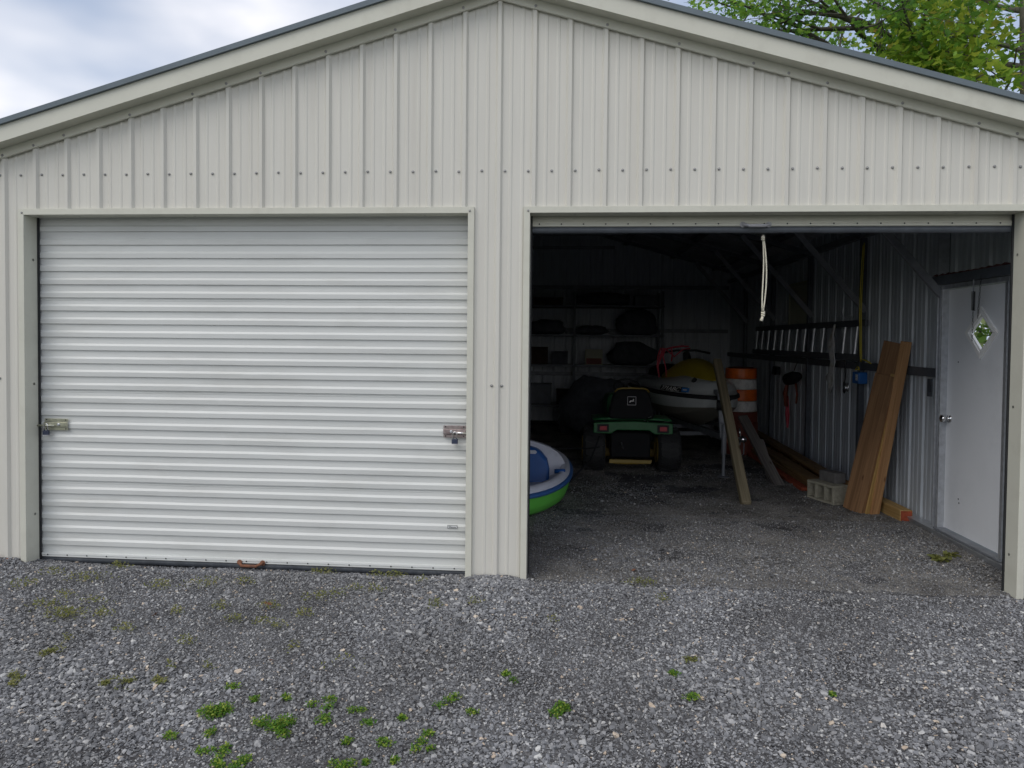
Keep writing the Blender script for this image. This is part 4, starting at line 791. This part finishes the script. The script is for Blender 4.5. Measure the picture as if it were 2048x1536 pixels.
# ------------------------------------------------------------------ gravel
def hull_stone(seed, flat):
    r_ = random.Random(seed); b = bmesh.new()
    for i in range(13):
        v = Vector((r_.gauss(0, 1), r_.gauss(0, 1), r_.gauss(0, 1))).normalized()*r_.uniform(.75, 1); b.verts.new((v.x*.5, v.y*.36, v.z*flat))
    res = bmesh.ops.convex_hull(b, input=b.verts); bmesh.ops.delete(b, geom=[e for e in res['geom_interior'] if isinstance(e, bmesh.types.BMVert)], context='VERTS')
    me = bpy.data.meshes.new('stone_shape'); b.to_mesh(me); b.free(); return me
def scatter(name, pts, rots, scl, m, label):
    """stones: points carrying rotation and scale, instanced by geometry nodes"""
    me = bpy.data.meshes.new(name); me.from_pydata([tuple(p) for p in pts], [], [])
    a = me.attributes.new('rot', 'FLOAT_VECTOR', 'POINT'); a.data.foreach_set('vector', np.asarray(rots, dtype=np.float32).ravel())
    a = me.attributes.new('scl', 'FLOAT', 'POINT'); a.data.foreach_set('value', np.asarray(scl, dtype=np.float32))
    o = bpy.data.objects.new(name, me); col.objects.link(o); me.materials.append(m)
    ng = bpy.data.node_groups.new(name, 'GeometryNodeTree'); ng.interface.new_socket('Geometry', in_out='INPUT', socket_type='NodeSocketGeometry'); ng.interface.new_socket('Geometry', in_out='OUTPUT', socket_type='NodeSocketGeometry')
    N = ng.nodes; K = ng.links.new; gi = N.new('NodeGroupInput'); go = N.new('NodeGroupOutput')
    jn = N.new('GeometryNodeGeometryToInstance')
    for k in range(8):
        oi = N.new('GeometryNodeObjectInfo'); oi.inputs['Object'].default_value = SHAPES[k]; K(oi.outputs['Geometry'], jn.inputs[0])
    ip = N.new('GeometryNodeInstanceOnPoints'); K(gi.outputs[0], ip.inputs['Points']); K(jn.outputs[0], ip.inputs['Instance']); ip.inputs['Pick Instance'].default_value = True
    ra = N.new('GeometryNodeInputNamedAttribute'); ra.data_type = 'FLOAT_VECTOR'; ra.inputs[0].default_value = 'rot'; sa = N.new('GeometryNodeInputNamedAttribute'); sa.data_type = 'FLOAT'; sa.inputs[0].default_value = 'scl'
    K(ra.outputs['Attribute'], ip.inputs['Rotation']); K(sa.outputs['Attribute'], ip.inputs['Scale'])
    sm = N.new('GeometryNodeSetMaterial'); sm.inputs['Material'].default_value = m; K(ip.outputs[0], sm.inputs[0]); K(sm.outputs[0], go.inputs[0])
    md = o.modifiers.new('scatter', 'NODES'); md.node_group = ng
    return tag(o, label, kind='stuff')
SHAPES = []
for k in range(8):
    me = hull_stone(100+k, [.16, .2, .14, .26, .3, .18, .22, .12][k]); o = bpy.data.objects.new('stone_source', me); SHAPES.append(o)
def inview(x, y, mar):
    d = y+4.556; return (x > .44-(1129+mar)/1390*d*1.0) & (x < .44+(919+mar)/1390*d) & (y > -2.35-mar/500)
def rocks(n, xr, yr, size, keep, zoff=.3, tilt=.38):
    x = rng.uniform(*xr, n); y = rng.uniform(*yr, n); k = keep(x, y); x, y = x[k], y[k]
    s = np.clip(np.exp(rng.normal(math.log(size), .42, len(x))), .004, .05)
    fine = np.array([nz(a, b, 2, .9) for a, b in zip(x, y)]); s *= 1+.4*np.clip(fine*1.6, -.7, .5)
    z = np.array([H(a, b) for a, b in zip(x, y)])+s*.10*rng.uniform(.2, 1.6, len(x))
    rot = np.stack([rng.normal(0, tilt, len(x)), rng.normal(0, tilt, len(x)), rng.uniform(0, 6.28, len(x))], 1)
    return np.stack([x, y, z], 1), rot, s
out_ = lambda x, y: inview(x, y, 160) & ((y < -.03) | ((x < XA-.05) & (y < -.02)))
A = [rocks(250000, (-4.6, 5.2), (-2.75, -.03), .0142, out_), rocks(120000, (-4.6, 5.2), (-2.75, -.03), .0085, out_)]
inn_ = lambda x, y: inview(x, y, 160) & ~(((y > -.03) & (x < -.0)) | (x < XA))
A.append(rocks(26000, (-6.5, 7), (-4.6, -.03), .019, lambda x, y: ~inview(x, y, 160)))
# heap against the posts and a line under the closed door
A.append(rocks(1500, (XB-.02, XC+.02), (-.16, -.02), .016, lambda x, y: x < 9)); A.append(rocks(500, (-3.66, XA-.03), (-.2, -.02), .016, lambda x, y: x < 9)); A.append(rocks(9000, (XA, XB), (-.06, .13), .0135, lambda x, y: x < 9))
A.append(rocks(6000, (XC, XD), (-.09, .14), .012, lambda x, y: rng.uniform(0, 1, len(x)) > (y+.09)/.24))
P_, Rr, S_ = [np.concatenate([a[i] for a in A]) for i in range(3)]
scatter('gravel', P_, Rr, S_, M['stone'], 'loose grey slate gravel in front of the garage')
A = [rocks(60000, (.2, 3.55), (-.05, 1.8), .0088, lambda x, y: x > 0), rocks(75000, (.0, 3.55), (.3, 5.5), .0085, lambda x, y: rng.uniform(0, 1, len(x)) < 1.1-y/7), rocks(500, (.2, 3.4), (.1, 4), .020, lambda x, y: x > 0)]
P_, Rr, S_ = [np.concatenate([a[i] for a in A]) for i in range(3)]; P_[:, 2] = [FZ(a, b)+c*.22 for (a, b, _), c in zip(P_, S_)]
scatter('floor_gravel', P_, Rr, S_, M['stonein'], 'small stone chips lying on the garage floor')

# ------------------------------------------------------------------ foliage
def leaf_shape(kind):
    if kind == 'maple': pts = [(0, 0), (.12, .04), (.42, -.06), (.34, .16), (.58, .34), (.34, .40), (.20, .55), (.14, .72), (0, 1.0)]
    elif kind == 'oak': pts = [(0, 0), (.06, .15), (.22, .2), (.12, .34), (.34, .48), (.14, .58), (.24, .80), (.08, .84), (0, 1.0)]
    else: pts = [(0, 0), (.2, .25), (.26, .5), (.16, .8), (0, 1.0)]
    m_ = [(-a, b) for a, b in reversed(pts[1:-1])]; P = pts+m_; n = len(P)
    V = np.array([(a, b, .22*abs(a)) for a, b in P]); tip = len(pts)-1
    F = [tuple(range(0, tip+1)), tuple([0]+list(range(tip, n)))]
    return V, F
def leaves(name, kind, C, size, m, parent=None, org=(0, 0, 0), up=.35, tint=None, seed=0, droop=0):
    """C: centres (n,3). one mesh of n leaves with own direction, size and tint"""
    rg = np.random.default_rng(seed); V, F = leaf_shape(kind); n = len(C); k = len(V)
    d = rg.normal(0, 1, (n, 3)); d[:, 2] = d[:, 2]*.45-droop; d /= np.linalg.norm(d, axis=1)[:, None]
    u = rg.normal(0, 1, (n, 3)); u[:, 2] = np.abs(u[:, 2])+up; s_ = np.cross(d, u); s_ /= np.linalg.norm(s_, axis=1)[:, None]; w_ = np.cross(s_, d)
    sz = size*rg.uniform(.65, 1.25, n)
    P = C[:, None, :]+(V[None, :, 0:1]*s_[:, None, :]+(V[None, :, 1:2])*d[:, None, :]+V[None, :, 2:3]*w_[:, None, :])*sz[:, None, None]-np.array(org)
    P = P.reshape(-1, 3); me = bpy.data.meshes.new(name)
    lens = [len(f) for f in F]; flat = np.concatenate([np.array(f) for f in F]); LI = (flat[None, :]+np.arange(n)[:, None]*k).ravel()
    tot = np.tile(lens, n); starts = np.concatenate([[0], np.cumsum(tot)[:-1]])
    me.vertices.add(len(P)); me.vertices.foreach_set('co', P.ravel()); me.loops.add(len(LI)); me.loops.foreach_set('vertex_index', LI.astype(np.int32)); me.polygons.add(len(tot)); me.polygons.foreach_set('loop_start', starts.astype(np.int32)); me.polygons.foreach_set('loop_total', tot.astype(np.int32))
    tn = rg.uniform(0, 1, n)**1.2 if tint is None else np.clip(tint+rg.normal(0, .16, n), 0, 1)
    a = me.attributes.new('tint', 'FLOAT', 'POINT'); a.data.foreach_set('value', np.repeat(tn, k).astype(np.float32)); me.materials.append(m); me.update(calc_edges=True)
    o = bpy.data.objects.new(name, me); col.objects.link(o)
    if parent: o.parent = parent; o['kind'] = 'stuff'
    else: o.location = org
    return o
def grow(rg, mb, p, d, length, r, depth, tips, bend=.22, kids=(2, 4), up=.05):
    n = 5; pts = [Vector(p)]; d = Vector(d).normalized(); rs = [r]
    for i in range(n):
        d = (d+Vector((rg.gauss(0, bend), rg.gauss(0, bend), rg.gauss(0, bend)+up))*.5).normalized(); pts.append(pts[-1]+d*length/n); rs.append(r*(1-.6*(i+1)/n))
    mb.tube(pts, rs, 7 if r > .03 else 4, False)
    if depth <= 1:
        for q in pts[1:]: tips.append(q)
    if depth == 0: return
    for k in range(rg.randint(*kids)):
        i = rg.randint(2, n); a = Vector((rg.gauss(0, 1), rg.gauss(0, 1), rg.gauss(0, .7))).normalized(); nd = (d*.8+a*.9).normalized()
        grow(rg, mb, pts[i], nd, length*rg.uniform(.5, .75), rs[i]*.75, depth-1, tips, bend, kids, up)
def tree(name, base, height, r, limbs, kind, lm, bm_, label, seed, lsize, per, spread=.30, depth=2):
    rg = random.Random(seed); t = thing(name, base, label, 'tree'); mb = MB(); n = 12; P = []
    for i in range(n+1):
        f = i/n; P.append(Vector(base)+Vector((.22*math.sin(f*3+seed), .2*math.sin(f*2.3+seed*2), height*f)))
    mb.tube(P, [r*(1-.72*i/n)*(1.25 if i == 0 else 1) for i in range(n+1)], 12); mb.build('trunk', bm_, t, smooth=True)
    tips = []; mb = MB()
    for z, d, ln, rr in limbs:
        i = min(n-1, int(z/height*n)); f = z/height*n-i; p = P[i].lerp(P[i+1], f); grow(rg, mb, p, d, ln, rr, depth, tips)
    mb.build('limbs', bm_, t, smooth=True)
    T = np.array([tuple(q) for q in tips]); C = np.repeat(T, per, 0)+np.random.default_rng(seed).normal(0, spread, (len(T)*per, 3))
    print(name, len(C)); leaves('crown', kind, C, lsize, M[lm], t, base, seed=seed, droop=.25)
    return t
def limbset(seed, zs, ln, rr, extra=()):
    rg = random.Random(seed); L_ = []
    for i, z in enumerate(zs):
        a = i*2.4+rg.uniform(-.4, .4); L_.append((z, (math.cos(a), math.sin(a), rg.uniform(.15, .5)), ln*rg.uniform(.8, 1.15), rr))
    return L_+list(extra)
tree('oak_tree', (7.55, 11.3, 0), 15, .25, limbset(3, [5.2, 6, 6.6, 7.4, 8, 8.8, 9.5, 10.3, 11.2, 12, 13], 2.9, .07, [(7.0, (-1, -.25, .28), 3.2, .07), (7.3, (-1, .1, .06), 3.0, .05), (7.6, (-.8, -.5, .16), 2.8, .05), (8.0, (-1, -.2, .25), 3.6, .06), (8.4, (-.9, .2, .1), 4.2, .06), (6.5, (-.5, -.6, .1), 2.2, .05)]), 'oak', 'leafoak', 'barkdark', 'dark-barked oak behind the garage roof, its branches reaching furthest left', 5, .145, 9, .20, 2)
tree('maple_tree', (9.40, 9.6, 0), 15, .16, limbset(8, [4.5, 5.2, 5.8, 6.3, 6.9, 7.4, 8, 8.7, 9.5, 10.4, 11.5, 12.5], 2.1, .06, [(6.3, (-1, -.2, .1), 1.9, .05), (6.8, (-.9, .4, .15), 1.9, .05), (7.2, (-.8, .2, .25), 1.7, .05), (5.8, (-.9, -.1, .25), 2.0, .05), (7.0, (.6, -.7, .1), 1.5, .05), (7.9, (.3, -.9, .0), 1.4, .05)]), 'maple', 'leafmaple', 'bark', 'yellow-green maple with pale trunk at the right, nearest the roof edge', 9, .165, 10, .26, 2)
tree('young_maple', (8.3, 13.6, 0), 13, .11, limbset(14, [5, 5.8, 6.6, 7.4, 8.2, 9, 10, 11], 2.3, .05), 'maple', 'leafoak', 'bark', 'thinner mid green maple standing between and behind the other two trees', 21, .13, 4, .24, 2)
# undergrowth seen through the diamond window
for i, (x, y, r, h) in enumerate([(7.7, 7.9, 1.9, 3.3), (8.6, 8.4, 1.7, 3.0), (10.6, 10.9, 2.0, 3.4), (9.9, 5.6, 1.7, 2.9)]):
    rg = np.random.default_rng(40+i); n = 4600; v = rg.normal(0, 1, (n, 3)); v /= np.linalg.norm(v, axis=1)[:, None]; rad = rg.uniform(.45, 1, n)**.5
    C = np.stack([x+v[:, 0]*r*rad, y+v[:, 1]*r*rad, h*.52+v[:, 2]*h*.5*rad], 1)
    b = thing('bush', (x, y, 0), ['dense green bush closest to the white door outside', 'dark green bush beyond the side of the garage under the maple', 'tall dark bush furthest back under the trees', 'broad bush furthest out beside the gravel drive'][i], 'bush', 'bushes along the side of the garage')
    mb = MB()
    for k in range(6): a = k*1.05; mb.tube([(x, y, 0), (x+.3*r*math.cos(a), y+.3*r*math.sin(a), h*.4), (x+.6*r*math.cos(a), y+.6*r*math.sin(a), h*.75)], [.03, .022, .008], 6)
    mb.build('stems', 'barkdark', b); leaves('foliage', 'plain', C, .13, M['leafbush'], b, (x, y, 0), seed=i)

# ------------------------------------------------------------------ weeds in the gravel
def weed(name, x, y, n, rad, h, size, m, label, seed, group=None, kind=None):
    rg = np.random.default_rng(seed); k = 1+int(rad/.025); cc = rg.normal(0, .45*rad, (k, 2)); pk = rg.integers(0, k, n); a = rg.uniform(0, 6.28, n); q = rad*(.75 if k < 3 else .42)*rg.uniform(0, 1, n)**.7; cx, cy2 = cc[pk, 0]+q*np.cos(a), cc[pk, 1]*.8+q*np.sin(a); C = np.stack([x+cx, y+cy2, H(x, y)+.006+h*rg.uniform(0, 1, n)*(1-.6*q/rad)], 1) if 1 else np.stack([x+q*np.cos(a), y+q*np.sin(a)*.9, H(x, y)+.008+h*rg.uniform(0, 1, n)*(1-.6*q/rad)], 1)
    o = leaves(name, 'plain', C, size, M[m], None, (x, y, H(x, y)), up=.8, seed=seed, droop=-.15); return tag(o, label, None if kind else 'weed', group, kind)
G = 'green weed tufts growing through the gravel'
W = [(-0.994, -1.733, 304, 0.097, 0.025, 0.01, 'largest low green weed patch in the left foreground gravel'),
 (-0.706, -1.792, 252, 0.086, 0.023, 0.01, 'second green weed patch just right of the largest one'),
 (-0.546, -1.671, 166, 0.064, 0.02, 0.01, 'green weed patch with yellow tips right of the two big ones'),
 (-0.644, -1.892, 93, 0.036, 0.015, 0.01, 'small weed patch directly below the second patch'),
 (-1.036, -1.544, 86, 0.032, 0.015, 0.01, 'small sprig above the largest weed patch'),
 (-0.912, -1.638, 77, 0.026, 0.014, 0.01, 'sprig touching the upper right of the largest patch'),
 (-0.752, -1.61, 77, 0.026, 0.014, 0.01, 'sprig above the second weed patch'),
 (-0.539, -1.784, 103, 0.041, 0.016, 0.01, 'low sprigs below the yellow-tipped patch'),
 (-0.911, -2.032, 78, 0.027, 0.014, 0.01, 'yellow-green clump left of the bottom pair'),
 (-0.825, -2.014, 78, 0.027, 0.014, 0.01, 'yellow-green clump right of its twin near the bottom edge'),
 (-0.836, -2.101, 119, 0.048, 0.017, 0.01, 'yellowish clump at the very bottom edge, left'),
 (-0.744, -2.098, 147, 0.058, 0.019, 0.01, 'broad green clump at the bottom edge of the view'),
 (-0.37, -2.07, 159, 0.062, 0.019, 0.01, 'green clump at the bottom edge, right of the broad one'),
 (-0.389, -1.928, 73, 0.023, 0.013, 0.01, 'upright sprig above the right bottom clump'),
 (-0.955, -1.911, 74, 0.024, 0.014, 0.01, 'tiny sprig below the largest patch'),
 (-1.098, -1.945, 74, 0.024, 0.014, 0.01, 'lone sprig left below the largest patch'),
 (-1.613, -1.567, 73, 0.023, 0.013, 0.01, 'small dull sprig in the left gravel, left of a pair'),
 (-1.544, -1.537, 73, 0.023, 0.013, 0.01, 'small dull sprig in the left gravel, right of a pair'),
 (-1.396, -1.528, 93, 0.036, 0.015, 0.01, 'green sprig between the left pair and the big patches'),
 (-2.08, -1.565, 125, 0.05, 0.018, 0.01, 'yellow-green sprigs at the left edge of the gravel'),
 (-2.161, -1.294, 110, 0.044, 0.017, 0.01, 'olive sprig near the left edge, higher up'),
 (0.471, -1.579, 125, 0.05, 0.018, 0.01, 'bright green weed tuft standing alone right of centre'),
 (-0.041, -1.573, 156, 0.061, 0.019, 0.01, 'low green sprigs left of the lone bright tuft'),
 (0.051, -1.663, 74, 0.024, 0.014, 0.01, 'tiny sprig just left of the lone bright tuft'),
 (0.218, -1.354, 115, 0.046, 0.017, 0.01, 'thin grassy sprigs above left of the lone bright tuft'),
 (-0.344, -1.788, 78, 0.027, 0.014, 0.01, 'round green weed right of the big patches'),
 (-0.417, -1.691, 76, 0.025, 0.014, 0.01, 'small weed above the round green one'),
 (-0.236, -1.913, 91, 0.035, 0.015, 0.01, 'leafy weed below the round green one'),
 (-0.22, -1.739, 71, 0.021, 0.013, 0.01, 'tiny sprig right of the round green weed'),
 (-0.076, -1.929, 125, 0.05, 0.018, 0.01, 'green weed row near the bottom, centre left'),
 (-0.103, -1.842, 80, 0.028, 0.014, 0.01, 'faint sprig above the bottom weed row'),
 (-0.182, -2.031, 72, 0.022, 0.013, 0.01, 'tiny sprig under the leafy weed'),
 (-0.28, -2.05, 69, 0.019, 0.013, 0.01, 'upright sprig at the bottom edge near the leafy weed'),
 (0.989, -1.256, 80, 0.028, 0.014, 0.01, 'small bright sprig in the right half of the gravel'),
 (1.028, -1.45, 93, 0.036, 0.015, 0.01, 'sprig below the small bright one in the right half'),
 (1.09, -1.065, 91, 0.035, 0.015, 0.01, 'dry tuft above the small bright sprig on the right'),
 (1.675, -1.336, 70, 0.02, 0.013, 0.01, 'single tiny sprig furthest right in the gravel')]
for i, (x, y, n, r_, h_, s_, lb_) in enumerate(W): weed('weed', x, y, int(n*(2.6 if r_ > .07 else 3.5 if 'standing alone' in lb_ else 1.3)), r_*(1.45 if 'standing alone' in lb_ else 1.1), h_, s_*1.25, 'weeddry' if any(q in lb_ for q in ('dull', 'olive', 'dry', 'left edge', 'between the left')) else 'weed', lb_, 300+i, G)
weed('weed', 3.20, .72, 60, .07, .03, .045, 'weeddry', 'dark green weed on the floor just inside beside the base rail', 350); weed('weed', 3.36, .83, 40, .06, .03, .04, 'weeddry', 'second weed closest to the base rail inside the opening', 351)
C = []; rg = np.random.default_rng(77)
for (x, y, r_, n) in [(-2.65, -0.292, 0.127, 200), (-2.926, -0.224, 0.065, 90), (-2.956, -0.452, 0.093, 120), (-2.581, -0.737, 0.086, 170), (-2.364, -0.856, 0.094, 420), (-2.582, -0.586, 0.066, 110), (-2.322, -0.672, 0.087, 90), (-2.151, -0.842, 0.056, 120), (-1.906, -1.015, 0.048, 140), (-2.596, -0.026, 0.053, 150), (-2.098, -0.364, 0.081, 190), (-1.761, -0.767, 0.039, 110), (-1.838, -0.3, 0.107, 200), (-1.546, -0.67, 0.046, 120), (-1.592, -0.247, 0.057, 120), (-1.26, -0.642, 0.063, 130), (-1.377, -0.849, 0.05, 100), (-1.197, -0.878, 0.054, 100), (-1.094, -0.895, 0.038, 80), (-1.025, -0.722, 0.051, 110), (-1.038, -0.461, 0.072, 150), (-0.914, -1.149, 0.041, 80), (-1.182, 0.02, 0.088, 170), (-0.945, -0.393, 0.055, 90), (-2.067, -1.284, 0.029, 40), (-2.119, -1.155, 0.025, 40), (-1.499, -1.124, 0.04, 110), (-1.417, -1.403, 0.019, 40), (-1.24, -1.386, 0.022, 50), (-0.858, -0.298, 0.062, 110), (-0.739, -0.285, 0.056, 90), (-0.808, -0.002, 0.046, 80), (-0.682, 0.012, 0.074, 190), (-0.485, -0.095, 0.039, 60), (-0.305, -0.506, 0.041, 90), (-0.089, -0.445, 0.042, 60), (0.942, -0.003, 0.085, 230), (1.059, -0.271, 0.037, 60), (0.398, -0.671, 0.028, 40), (-1.554, -1.58, 0.067, 60), (-0.602, -1.293, 0.096, 40)]:
    a = rg.uniform(0, 6.28, n); q = r_*np.sqrt(rg.uniform(0, 1, n))*rg.uniform(.3, 1, n)
    for aa, qq in zip(a, q): xx, yy = x+qq*math.cos(aa)*1.7, y+qq*math.sin(aa)*1.0; rg.uniform() < .62 and C.append((xx, min(yy, .08), H(xx, yy)+rg.uniform(.012, .06)*(1-.5*qq/r_)))
o = leaves('weed_seedlings', 'plain', np.array(C), .014, M['weeddry'], None, (0, 0, 0), up=.1, seed=5, droop=-.5); tag(o, 'sparse olive seedlings scattered in the gravel near the closed door', kind='stuff')
# curled dead leaves
for i, (x, y) in enumerate([(-1.25, -.62), (-.95, -1.30), (.95, .28), (-.1, -.5), (-1.86, -.78)]):
    o = leaves('dead_leaf', 'oak', np.array([(x, y, H(x, y)+.02)]), .05, M['rust'], None, (x, y, H(x, y)+.015), seed=60+i, up=3)
    tag(o, ['brown dead leaf on the gravel below the rusty handle', 'brown dead leaf near the weed patches', 'brown dead leaf on the floor just inside the open bay', 'small brown leaf before the centre post', 'reddish leaf on the gravel left of the rusty handle'][i], 'leaf', 'dead leaves on the ground')
# moss clods at the foot of the wall on the far left
for i, (x, z_) in enumerate([(-3.48, .03), (-3.40, .022)]): o = lump('clod', (x, -.045, z_), (.022-.006*i, .02, .016-.004*i), 'rust', ['larger', 'smaller'][i]+' brown clod at the foot of the siding on the far left', 'clod', 30+i)
